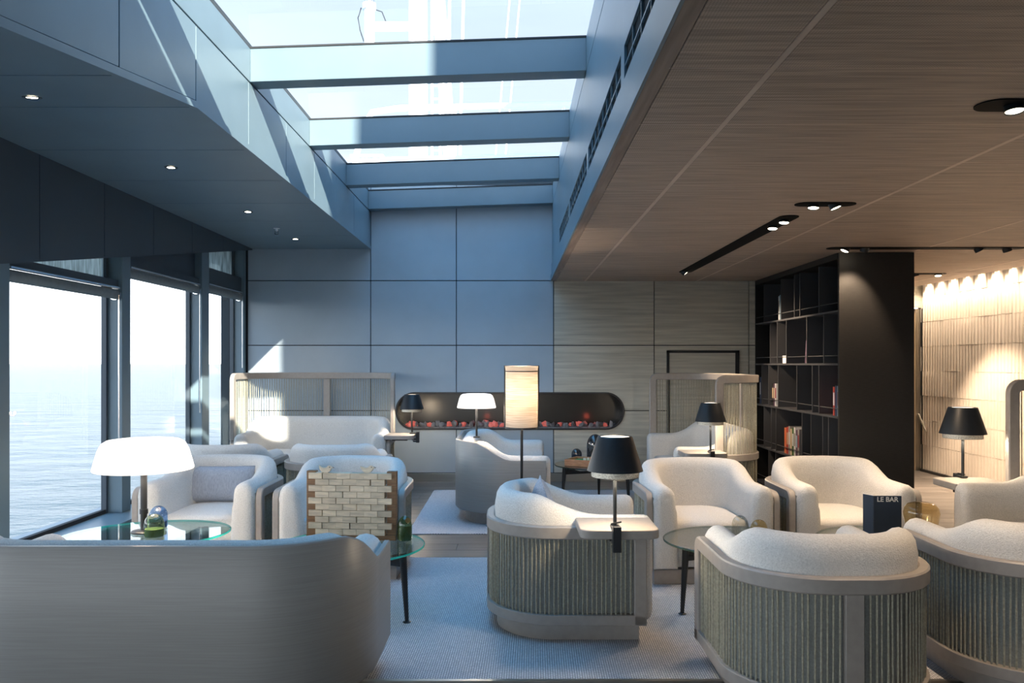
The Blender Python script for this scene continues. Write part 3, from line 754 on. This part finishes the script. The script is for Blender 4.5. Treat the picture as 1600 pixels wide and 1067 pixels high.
# ================================================================== LAMPS
def dome_lamp(label, x, y, z0, ztop, R, H, stem=.014, base=.06, pw=8):
    root = thing('table_lamp', label, 'lamp', (x, y, z0))
    h = ztop-z0
    prof = [(R*.93, h-H+.004), (R*.985, h-H), (R, h-H+.006), (R*.965, h-H*.75), (R*.89, h-H*.35), (R*.82, h-H*.14), (R*.72, h-H*.045), (R*.55, h-H*.012), (R*.3, h-.001), (0, h)]
    obj('lamp_shade', MB().lathe(prof, 48, cap=False).lathe([(0, h-H+.02), (R*.92, h-H+.012), (R*.93, h-H+.004)], 48, cap=False), 'opal', root, ang=2)
    st = obj('stem', MB().lathe([(stem, .012), (stem, h-H+.02)], 16), 'black', root)
    obj('collar', MB().lathe([(stem*1.25, .1), (stem*1.25, .125)], 16), 'black', st)
    obj('base', MB().lathe([(base, .0005), (base, .008), (base*.9, .012), (stem, .014)], 32), 'black', root)
    l = light('POINT', 'dome_light', (0, 0, h-H-.03), pw, (1, .82, .62), root, shadow_soft_size=.04)
    return root
dome_lamp('large white dome lamp on the oval glass table by the windows', -1.965, 4.27, .451, .952, .252, .165, .017, .065, 9)
dome_lamp('smaller white dome lamp standing on the sofa by the fireplace', -.30, 6.77, .725, 1.10, .165, .122, .009, .028, 5)

def clamp_lamp(label, x, y, z, face, scale=1.0, pw=6):
    root = thing('clamp_lamp', label, 'lamp', (x, y, z), face, 'black clamp lamps')
    s = scale
    r0, r1, zb, zt = .127*s, .080*s, .262*s, .418*s
    obj('lamp_shade', MB().lathe([(r0-.004, zb), (r0, zb), (r1, zt-.006), (r1-.004, zt), (r1-.010, zt), (r1-.006, zt-.008), (r0-.005, zb+.004)], 48, cap=False), 'shade', root, ang=1)
    obj('glass_ring', MB().lathe([(.104*s, zb-.028*s), (.107*s, zb-.026*s), (.107*s, zb+.01), (.098*s, zb+.01), (.098*s, zb-.026*s)], 48, cap=False), 'knurl', root)
    obj('diffuser', MB().lathe([(0, zt-.004), (r1-.012, zt-.004)], 32, cap=False), 'diffuser', root)
    obj('stem', MB().tube([(0, 0, -.002), (0, 0, zt-.02)], .0085*s, 12), 'black', root)
    # clamp jaws round the tray edge, facing local -y
    cb = obj('clamp', MB().box(-.019*s, .019*s, -.080, -.0465, -.095*s, .020*s).box(-.020*s, .020*s, -.0465, .022, .001, .014).box(-.018, .018, -.0465, .0, -.066, -.052), 'black', root, bevel=.003)
    obj('knob', MB().lathe([(.018, -.098*s), (.02, -.092*s), (.02, -.086*s)], 16, (0, -.030, .012)), 'black', cb)
    obj('lever', MB().tube([(-.02, -.01, .02), (.028, -.01, .03)], .004), 'black', cb)
    obj('cross_arm', MB().tube([(-.09*s, 0, zb+.04), (.09*s, 0, zb+.04)], .004).tube([(0, -.09*s, zb+.04), (0, .09*s, zb+.04)], .004), 'black', root)
    light('POINT', 'clamp_light', (0, 0, zb-.04), pw, (1, .80, .56), root, shadow_soft_size=.03)
    return root
clamp_lamp('black cone lamp clamped to the tray of the middle rope armchair', .468, 3.637, .604, 0)
clamp_lamp('black cone lamp clamped to the tray of the left back high-backed sofa', -1.064, 8.50, .609, PI/2)
clamp_lamp('black cone lamp on the tray of the high-backed sofa by the bookcase', 1.655, 6.672, .609, 0)
clamp_lamp('black cone lamp on the far arm tray of the right edge sofa', 2.93, 5.20, .609, PI, 1.1)

fl_ = thing('floor_lamp', 'floor lamp with a glowing woven cylinder shade on a thin black pole', 'lamp', (.075, 6.2, .0005))
obj('lamp_shade', MB().lathe([(.125, .86), (.125, 1.29), (.122, 1.29), (.122, .86)], 48, cap=False), 'woven', fl_, ang=1)
obj('pole', MB().tube([(0, 0, .01), (0, 0, .86)], .011, 12), 'black', fl_)
obj('shade_frame', MB().tube([(-.131, 0, .87), (-.131, 0, 1.335), (.131, 0, 1.335), (.131, 0, .87)], .006, 8).lathe([(.126, .85), (.129, .85), (.129, .862), (.126, .862)], 48, cap=False).lathe([(.122, 1.288), (.127, 1.288), (.127, 1.296), (.122, 1.296)], 48, cap=False)
    .tube([(-.13, 0, .856), (.13, 0, .856)], .006), 'black', fl_)
obj('inner_shade', MB().lathe([(.123, 1.29), (.129, 1.333), (.127, 1.333), (.121, 1.29)], 48, cap=False), 'woven', fl_)
obj('bulb', MB().lathe([(0, 1.00), (.02, 1.0), (.034, 1.05), (.03, 1.09), (0, 1.11)], 20, cap=False), 'bulb', fl_)
obj('base', MB().lathe([(.14, 0), (.14, .008), (.13, .012), (.012, .014)], 40), 'black', fl_)
light('POINT', 'floor_lamp_light', (0, 0, 1.15), 8, (1, .80, .60), fl_, shadow_soft_size=.03)

# ================================================================== CEILING FIXTURES
ML = [None]
def spot_head(root, x, y, tilt=(0, 0), pw=60, r=.034, aim=None, ang=75):
    h = obj('spot_head', MB().lathe([(r, -.012), (r, .03), (r*.6, .034)], 24, cap=False).lathe([(r*.86, -.008), (r, -.012)], 24, cap=False), 'black', root, loc=(x, y, -.016), rot=(tilt[0], tilt[1], 0))
    l = obj('lens', MB().lathe([(0, -.008), (r*.87, -.008)], 20, cap=False), 'lens', h)
    if pw:
        s = light('SPOT', 'spot_light', (x, y, -.045), pw, WARM, root, spot_size=math.radians(ang), spot_blend=.6, shadow_soft_size=.03)
        s.rotation_euler = (tilt[0], tilt[1], 0)
def slot(label, x0, x1, y0, y1, heads):
    cx, cy = (x0+x1)/2, (y0+y1)/2
    root = thing('spotlight_tray', label, 'ceiling light', (cx, cy, 2.30))
    if x1-x0 > y1-y0: poly = stadium(x0-cx, x1-cx, y0-cy, y1-cy)
    else: poly = [(b, a) for a, b in stadium(y0-cy, y1-cy, x0-cx, x1-cx)][::-1]
    obj('housing', MB().prism(poly, -.005, -.0005), 'grille', root, smooth=False)
    for h in heads: spot_head(root, *h)
    return root
SP = 40
slot('long black slot light running away from us in the wooden ceiling', 1.72, 1.85, 5.10, 8.30, [(0, -1.45, (-.12, .1), SP*.5), (0, -1.22, (-.15, .1), SP*.5), (-.01, 1.50, (-.15, -.75), SP*2.2)])
slot('short black oval twin spotlight beyond the joint in the wooden ceiling', 1.68, 2.04, 4.69, 4.81, [(-.07, 0, (-.1, .1), SP*.6), (.06, 0, (-.15, -.35), SP*.8)])
slot('large black oval spotlight at the right picture edge', 1.70, 2.08, 2.86, 3.00, [(-.05, 0, (-.12, 0), SP), (.12, 0, (0, .2), 0)])
slot('wide black slot light crossing in front of the black bookcase', 2.58, 4.20, 6.50, 6.62, [(-.66, 0, (.0, .45), SP*.5), (-.50, 0, (.42, .1), SP*.6), (.44, 0, (-.1, -.45), SP*.7), (.67, 0, (.1, -.4), SP*.25)])
slot('small black slot light in the passage behind the bookcase', 4.16, 4.56, 8.36, 8.46, [(-.12, 0, (0, -.3), SP*4), (.12, 0, (-.2, .1), SP*4)])
# wall washers hidden in the cove above the tiles
ww = thing('wall_washer', 'row of small downlights in the cove above the fluted tile wall', 'ceiling light', (5.075, 8.3, 2.478))
for k in range(13):
    yy = -1.7+k*.275
    h = obj('washer_head', MB().lathe([(.022, -.05), (.022, 0)], 16, cap=False), 'black', ww, loc=(0, yy, 0))
    obj('lens', MB().lathe([(0, -.045), (.021, -.045)], 16, cap=False), 'lens', h)
    s = light('SPOT', 'washer_light', (0, yy, -.055), 19, (1, .77, .54), ww, spot_size=math.radians(100), spot_blend=.9, shadow_soft_size=.02)
    s.rotation_euler = (0, -.04, 0)
# recessed downlights in the blue soffit
for y_, lab in ((3.80, 'nearest small round downlight in the blue soffit'), (5.35, 'small round downlight, second from us in the blue soffit'), (6.91, 'small round downlight, third from us in the blue soffit'), (8.42, 'farthest small round downlight in the blue soffit, by the back wall')):
    a = math.atan(.157) if y_ < 4.1 else 0
    dl = thing('downlight', lab, 'ceiling light', (-2.28, y_, zs(y_)-.002), 0, 'soffit downlights')
    dl.rotation_euler = (a, 0, 0)
    obj('trim_ring', MB().lathe([(.0245, -.002), (.042, -.003), (.043, 0), (.0245, 0)], 28, cap=False), 'darkpanel', dl)
    obj('lens', MB().lathe([(0, -.0015), (.025, -.0015)], 24, cap=False), 'lens', dl)
    light('SPOT', 'down_light', (0, 0, -.03), 12, WARM, dl, spot_size=math.radians(80), spot_blend=.7, shadow_soft_size=.03)
sp = thing('sprinkler', 'small chrome sprinkler hanging from the blue soffit', 'sprinkler', (-2.28, 7.75, zs(7.7)-.001))
obj('pipe', MB().lathe([(.03, 0), (.03, -.004), (.012, -.006), (.012, -.03)], 16), 'white', sp)
obj('deflector', MB().tube([(-.013, 0, -.028), (-.018, 0, -.05), (0, 0, -.066)], .004).tube([(.013, 0, -.028), (.018, 0, -.05), (0, 0, -.066)], .004).lathe([(.026, -.07), (.026, -.067)], 16), 'chrome', sp)

# ================================================================== FIREPLACE
fp = thing('fireplace', 'long black stadium-shaped fireplace glowing in the back wall', 'fireplace', (0, YB, .6))
s_in = stadium(-1.318, 1.272, .012, .408); s_out = stadium(-1.336, 1.290, -.006, .426); n = len(s_in)
fr_ = MB()
fr_.rings([[(x, y, z) for x, z in q] for q, y in ((s_out, 0), (s_out, -.012), (s_in, -.012), (s_in, .035))], cap=False)
obj('surround', fr_, 'black', fp, smooth=False)
s_bx = stadium(-1.322, 1.276, .008, .412)
bx_ = MB().rings([[(x, .034, z) for x, z in s_bx], [(x, .32, z) for x, z in s_bx]], cap=False)
bx_.add([(x, .32, z) for x, z in s_bx], [tuple(range(len(s_bx)))])
obj('firebox', bx_, 'firebox', fp, smooth=False)
obj('ember_bed', MB().box(-1.18, 1.14, .04, .30, .012, .022), 'coal', fp, smooth=False)
def coal_mb(seed):
    import bmesh
    rnd = random.Random(seed); bm = bmesh.new(); bmesh.ops.create_icosphere(bm, subdivisions=1, radius=1)
    for v in bm.verts: v.co *= rnd.uniform(.65, 1.15)
    mb = MB(); mb.add([v.co.copy() for v in bm.verts], [[v.index for v in f.verts] for f in bm.faces]); bm.free(); return mb
cmesh = [];
for k in range(4):
    o = obj('coal', coal_mb(k), 'coal' if k else 'ember', fp, smooth=False); cmesh.append(o.data)
    o.location = (-1.0+k*.05, .2, .04); o.scale = (.03, .03, .025)
for k in range(70):
    x = -1.2+2.37*k/69+random.uniform(-.02, .02); ember = random.random() < .13
    sc = random.uniform(.028, .052)
    o = share('coal', cmesh[0 if ember else random.randint(1, 3)], None, fp, (x, random.uniform(.06, .2), .022+sc*.55), (random.random()*6, random.random()*6, random.random()*6), (sc*1.2, sc, sc*.75))
light('POINT', 'fire_glow', (.9, .15, .12), .12, (1, .12, .06), fp, shadow_soft_size=.03)
light('POINT', 'fire_glow', (-.3, .15, .12), .10, (1, .12, .06), fp, shadow_soft_size=.03)

# ================================================================== BOOKCASE
bc = thing('bookcase', 'tall black open bookcase standing between the lounge and the passage', 'bookcase', (2.78, 0, 0))
Y0, Y1, DP = 6.80, 9.15, .64
obj('end_panel', MB().box(0, DP, Y0, Y0+.03, .001, 2.297), 'bookcase', bc, smooth=False, bevel=.002)
obj('far_panel', MB().box(0, DP-.02, Y1-.02, Y1, .001, 2.297), 'bookcase', bc, smooth=False)
obj('back_panel', MB().box(.34, .36, Y0+.03, Y1-.02, .001, 2.297), 'bookcase', bc, smooth=False)
obj('side_panel', MB().box(DP-.02, DP, Y0+.03, Y1, .001, 2.297), 'bookcase', bc, smooth=False)
obj('top', MB().box(-.004, .34, Y0+.03, Y1-.02, 2.245, 2.297), 'bookcase', bc, smooth=False)
SH = [.04, .435, .90, 1.355, 1.81, 2.245]
M['shelfedge'] = mat('shelf_black', (.06, .062, .07), .45)
for z in SH[:-1]: obj('shelf', MB().box(0, .34, Y0+.03, Y1-.02, z-.018, z), 'shelfedge', bc, smooth=False, bevel=.0015, seg=1)
obj('kick', MB().box(.03, .34, Y0+.03, Y1-.02, .001, .022), 'bookcase', bc, smooth=False)
DV = [[7.05, 7.4, 7.75, 8.1, 8.44, 8.67], [7.03, 7.16, 7.44, 7.67, 8.43, 8.58, 8.83], [7.25, 7.41, 7.81, 8.36, 8.67, 8.91], [7.14, 7.55, 8.11, 8.39, 8.62], [7.25, 7.73, 7.88, 8.27, 8.83]]
for k, dv in enumerate(DV):
    for yv in dv: obj('divider', MB().box(0, .34, yv-.006, yv+.006, SH[k], SH[k+1]-.018), 'shelfedge', bc, smooth=False)
    obj('retaining_rod', MB().tube([(.012, Y0+.03, SH[k]+.065), (.012, Y1-.02, SH[k]+.065)], .004, 6), 'shelfedge', bc)
# books: (shelf, y of spine, thickness, height, colour, lean)
def bookmat(c, nm): return mat(nm, c, .5, noise=.06)
BC = {'white': (.7, .7, .72), 'pale blue': (.35, .5, .62), 'red': (.42, .05, .04), 'orange': (.62, .16, .07), 'cream': (.62, .48, .33), 'purple': (.12, .07, .12), 'green': (.08, .16, .06), 'navy': (.04, .06, .13), 'teal': (.12, .30, .42), 'grey': (.32, .30, .29), 'maroon': (.25, .03, .05), 'black': (.02, .02, .022)}
BM = {k: bookmat(v, 'book_'+k.replace(' ', '_')) for k, v in BC.items()}
def book(col, k, y, th, h, label, lean=0, stripe=None, dep=.17, group=None):
    root = thing('book', label, 'book', (2.802, y, SH[k]+.0008+abs(math.sin(lean))*th*.5), 0, group)
    root.rotation_euler = (lean, 0, 0)
    obj('cover', MB().box(0, dep, -th/2, -th/2+.002, 0, h).box(0, dep, th/2-.002, th/2, 0, h).box(0, .003, -th/2, th/2, 0, h), BM[col], root, smooth=False)
    obj('pages', MB().box(.004, dep-.004, -th/2+.0022, th/2-.0022, .004, h-.004), 'paper', root, smooth=False)
    if stripe: obj('spine_label', MB().box(-.0008, 0, -th*.32, th*.32, h*.35, h*.8), BM[stripe], root, smooth=False)
book('white', 4, 8.40, .03, .25, 'slim white book on the top shelf, left of the pair', stripe='grey')
book('pale blue', 4, 8.365, .03, .26, 'slim pale blue book on the top shelf, right of the pair')
book('cream', 3, 7.607, .03, .22, 'cream book leaning to the right on the second shelf', .14)
book('purple', 3, 7.642, .03, .215, 'purple book leaning on the second shelf, left of the cream one', .14)
book('teal', 3, 6.86, .035, .31, 'tall teal book at the near end of the second shelf')
sb_ = tag(obj('small_box', MB().box(-.03, .03, -.055, .055, 0, .07), 'white', bevel=.002, loc=(2.822, 8.20, SH[3]+.0008)), 'small white box on the second bookcase shelf', 'box')
obj('box_lid', MB().box(-.031, .031, -.056, .056, .0702, .078), 'white', sb_, bevel=.001)
for i, (c, y, lab) in enumerate((('black', 8.60, 'black book standing furthest left of the left trio on the third shelf'), ('purple', 8.55, 'purple book in the middle of the left trio on the third shelf'), ('white', 8.505, 'white book on the right of the left trio on the third shelf'))):
    book(c, 2, y, .04, .24, lab, stripe='cream' if c != 'white' else 'maroon')
book('navy', 2, 9.03, .04, .30, 'dark book with white spine lettering at the far end of the third shelf', stripe='white')
book('red', 2, 6.965, .04, .25, 'red book near the black end panel on the third shelf', stripe='white')
book('navy', 2, 6.92, .035, .26, 'navy book against the red one on the third shelf')
book('pale blue', 2, 6.875, .035, .26, 'pale blue book touching the end panel on the third shelf', stripe='maroon')
for i, (c, st2, lab) in enumerate((('orange', None, 'thick orange book starting the row of eight on the fourth shelf'), ('red', 'cream', 'red book with a cream label beside the orange one'), ('grey', 'white', 'grey book with a white label in the fourth shelf row'), ('cream', None, 'cream book in the middle of the fourth shelf row'), ('green', 'white', 'green book in the fourth shelf row'), ('white', 'grey', 'white book in the fourth shelf row'), ('purple', 'pale blue', 'purple book near the right end of the fourth shelf row'), ('grey', 'maroon', 'grey book with a maroon label ending the fourth shelf row'))):
    book(c, 1, 8.20-i*.052-(.01 if i else 0), .06 if i == 0 else .046, .26+.012*(i % 3), lab, stripe=st2)

# ================================================================== CUSHIONS
def cushion(label, loc, w, h, t, rot, m='bluefab'):
    mb = MB(); N = 16; R = []
    def pt(u, v, sgn):
        e = (1-abs(u)**3.2)*(1-abs(v)**3.2); pin = 1-.06*(abs(u)*abs(v))
        ex = 1-.05*(1-abs(v)**2)*(abs(u) > .9)
        return (u*w/2*(1-.05*(1-v*v)*abs(u)), sgn*t/2*max(0, e)**.55, v*h/2*(1-.05*(1-u*u)*abs(v)))
    vs = []; fs = []
    for sgn in (1, -1):
        b0 = len(vs)
        for i in range(N+1):
            for j in range(N+1): vs.append(pt(-1+2*i/N, -1+2*j/N, sgn))
        for i in range(N):
            for j in range(N):
                q = (b0+i*(N+1)+j, b0+(i+1)*(N+1)+j, b0+(i+1)*(N+1)+j+1, b0+i*(N+1)+j+1); fs.append(q if sgn > 0 else q[::-1])
    mb.add(vs, fs)
    root = thing('cushion', label, 'cushion', loc); root.rotation_euler = rot
    o = obj('cover', mb, m, root, ang=2)
    E = [(-1+2*k/N, -1) for k in range(N)]+[(1, -1+2*k/N) for k in range(N)]+[(1-2*k/N, 1) for k in range(N)]+[(-1, 1-2*k/N) for k in range(N+1)]
    obj('piping', MB().tube([pt(u, v, 0) for u, v in E], .0035, 6), m, root)
    return root
cushion('grey blue lumbar cushion on the window armchair', (-2.02, 5.545, .517), .47, .25, .13, (.16, 0, PI))
cushion('small pale blue cushion in the armchair behind the block frame', (-.94, 5.49, .493), .34, .215, .10, (.16, 0, PI-.2))
cushion('pale blue cushion standing on its corner in the middle rope armchair', (.165, 4.24, .555), .29, .29, .11, (.12, PI/4, -1.2))

# ================================================================== BLOCK FRAME AND BIRDS
bf = thing('block_frame', 'wooden frame filled with ten rows of pale wood blocks on the round glass table', 'game', (-.885, 4.44, .3805), -.09)
FW, FH = .505, .378
obj('base_bar', MB().box(-FW/2, FW/2, -.035, .035, 0, .028), 'walnut', bf, bevel=.002)
for sx in (-1, 1):
    x0, x1 = sorted((sx*FW/2, sx*(FW/2-.052)))
    mbs = MB().box(x0, x1, -.028, .012, .0281, FH)
    obj('side_board', mbs, 'walnut', bf, bevel=.002)
bw, bh = .0755, .0318; bmesh_ = None
for rr in range(10):
    nb = 5 if rr % 2 == 0 else 6
    ww_ = nb*.0772; gap = random.randint(1, nb-1)
    for k in range(nb):
        x = -ww_/2+.0386+k*.0772+(.003 if k >= gap else -.001)+(-.004)
        z = .0285+rr*.0342+bh/2
        if bmesh_ is None:
            o = obj('block', MB().box(-bw/2, bw/2, -.033, .02, -bh/2, bh/2), 'maple', bf, bevel=.0012, seg=1, loc=(x, -.012, z)); bmesh_ = o.data
        else:
            o = share('block', bmesh_, None, bf, (x, -.012+random.uniform(-.003, .003), z), (0, 0, random.uniform(-.01, .01)))
zt_ = .0285+9*.0342+bh
def bird(label, x, flip, tail):
    root = thing('wooden_bird', label, 'ornament', (x, 4.415, .3805+zt_+.0006), -.09)
    pts = [(-.040, .045), (-.036, .020), (-.024, .006), (-.010, 0), (.010, 0), (.024, .010), (.030, .022), (.042, .028), (.030, .036), (.022, .041), (.012, .040), (.002, .030), (-.012, .028), (-.026, .034)]
    if tail: pts[0] = (-.044, .036)
    pts = [(p[0]*1, p[1]) for p in pts]
    vs = [(x_, -.009, z) for x_, z in pts]+[(x_, .009, z) for x_, z in pts]; k = len(pts)
    mb = MB().add(vs, [tuple(range(k)), tuple(range(2*k-1, k-1, -1))]+[(i, k+i, k+(i+1) % k, (i+1) % k) for i in range(k)])
    obj('body', mb, 'maple', root, bevel=.003)
    obj('eye', MB().lathe([(0, 0), (.003, .0005)], 10), 'gap', root, loc=(.022, -.0095, .032), rot=(PI/2, 0, 0))
    obj('beak', MB().tube([(.034, 0, .030), (.046, 0, .028)], .004, 8, r1=.0008), 'walnut', root)
bird('carved wooden bird with upright tail, left one on the block frame', -1.025, 1, False)
bird('carved wooden bird with low tail, right one on the block frame', -.795, 1, True)

# ================================================================== GLASS DOMES AND JARS
def jar(label, x, y, z, r, h, g, fill=None, fillh=.45, metal=None, name='candle_jar', neck=False):
    root = thing(name, label, 'jar', (x, y, z+.0006))
    prof = [(0, .001), (r*.9, .001), (r, .008), (r, h*.55)]
    for k in range(1, 9):
        a = PI/2*k/8; prof.append((r*math.cos(a) if k < 8 else 0, h*.55+h*.45*math.sin(a)))
    if neck: prof = [(0, .001), (r*.66, .001), (r*.72, .01), (r*.80, h*.25), (r*.95, h*.55), (r, h*.72), (r*.93, h*.86), (r*.75, h*.955), (r*.45, h*.99), (0, h)]
    obj('glass', MB().lathe(prof, 32, cap=False), g, root, ang=2)
    if fill: obj('candle', MB().lathe([(0, .003), (r*.9, .003), (r*.9, h*fillh), (0, h*fillh)], 24, cap=False), fill, root)
    return root
jar('green glass candle jar on the oval table, right of the lamp stem', -1.865, 4.17, .45, .050, .118, 'greenglass', 'wax', .35)
jar('blue glass candle jar on the oval table, behind the lamp stem', -1.945, 4.40, .45, .048, .12, 'blueglass', 'bluewax', .3)
j3 = jar('dark green glass jar with a brass tag, beside the block frame', -.59, 4.40, .38, .040, .135, 'greenglass', 'wax', .6)
obj('brass_tag', MB().lathe([(.014, -.002), (.014, .002)], 16), 'brass', j3, loc=(.022, -.036, .115), rot=(1.2, .5, 0))
jar('low clear glass dome on the right round table, left of the pair', 1.272, 4.46, .38, .046, .125, 'clear')
jar('tinted glass dome on the right round table, right of the pair', 1.365, 4.42, .38, .046, .11, 'amber')
jar('large amber glass lantern beside the navy menu card', 2.262, 4.42, .38, .094, .205, 'amber', name='glass_lantern', neck=True)
jar('small dark glass dome beside the game box on the far table', .645, 7.98, .38, .052, .125, 'darkglass', 'bluewax', .45)
jar('tall smoky glass dome behind the game box on the far table', .83, 7.98, .38, .085, .27, 'darkglass')

# ================================================================== GAME BOX
gb = thing('game_box', 'shallow wooden game box with a green felt bed on the far table', 'game', (.735, 7.66, .3805), -.5)
mbg = MB().box(-.19, .19, -.14, .14, 0, .03)
obj('box_base', mbg, 'oakbox', gb, bevel=.002)
for a in ((-.19, .19, -.14, -.125), (-.19, .19, .125, .14), (-.19, -.175, -.125, .125), (.175, .19, -.125, .125)): obj('rim', MB().box(*a, .0302, .062), 'oakbox', gb, smooth=False, bevel=.002)
obj('felt_bed', MB().box(-.174, .174, -.124, .124, .0302, .04), 'felt', gb, smooth=False)
for k in range(2): tag(obj('game_die', MB().box(-.011, .011, -.011, .011, 0, .022), 'paper', bevel=.002, loc=(.70+.035*k, 7.70+.02*k, .4215), rot=(0, 0, .4+k)), 'cream die lying on the green felt, %s one' % ('left' if k == 0 else 'right'), 'die', 'dice on the felt')

# ================================================================== MENU CARD
mc = thing('menu_card', 'folded navy menu card lettered LE BAR on the round table', 'menu', (2.095, 4.47, .3806), -.03)
obj('front_panel', MB().box(-.073, .080, -.001, .001, 0, .232), 'navy', mc, smooth=False)
a = math.radians(115)
mm = Matrix.Translation((-.073, 0, 0)) @ Matrix.Rotation(a, 4, 'Z')
obj('fold_panel', MB().box(.0015, .075, -.001, .001, 0, .232, mm), 'navy', mc, smooth=False)
obj('paper_edge', MB().box(-.073, .080, -.0012, .0012, .2322, .235).box(.0015, .075, -.0012, .0012, .2322, .235, mm), 'paper', mc, smooth=False)
def text(s, size, parent, loc, rot, m, name='lettering'):
    cu = bpy.data.curves.new(name, 'FONT'); cu.body = s; cu.size = size; cu.align_x = 'CENTER'; cu.extrude = .0003; cu.offset = size*.018
    t = bpy.data.objects.new(name, cu); COL.objects.link(t); bpy.context.view_layer.update()
    me = bpy.data.meshes.new_from_object(t.evaluated_get(bpy.context.evaluated_depsgraph_get())); bpy.data.objects.remove(t)
    me.materials.clear(); me.materials.append(M[m]); o = bpy.data.objects.new(name, me); COL.objects.link(o); o.parent = parent; o.location = loc; o.rotation_euler = rot
    return o
text('LE BAR', .038, mc, (.003, -.0016, .200), (PI/2, 0, 0), 'paper')
star = [(.006*(1 if k % 2 == 0 else .3)*math.cos(PI/2+PI*k/4), .01*(1 if k % 2 == 0 else .3)*math.sin(PI/2+PI*k/4)) for k in range(8)]
obj('emblem', MB().add([(x, -.0013, z) for x, z in star], [tuple(range(8))]), 'paper', mc, smooth=False, loc=(.018, 0, .032))

# ================================================================== BLINDS
for k, (a, b, z, lab) in enumerate(((4.88, 6.24, 1.94, 'rolled-up blind with chrome rail across the nearest window'), (6.42, 7.85, 2.125, 'rolled-up blind across the middle window'), (8.08, 9.08, 2.155, 'rolled-up blind across the farthest window by the back wall'))):
    bl = thing('roller_blind', lab, 'blind', (-3.10, (a+b)/2, z), 0, 'roller blinds')
    L = (b-a)/2
    obj('roll', MB().tube([(0, -L, -.045), (0, L, -.045)], .040, 16), 'blind', bl)
    obj('top_rail', MB().box(.012, .045, -L, L, -.006, .010), 'chrome', bl, smooth=False, bevel=.003)
    obj('end_cap', MB().tube([(0, L-.004, -.045), (0, L+.006, -.045)], .047, 20), 'chrome', bl)
    obj('pull_chain', MB().tube([(.045, L-.02, -.05), (.045, L-.02, -1.25 if k < 2 else -.85)], .003, 6).tube([(.055, L-.05, -.05), (.055, L-.05, -1.2 if k < 2 else -.8)], .003, 6), 'chrome', bl)
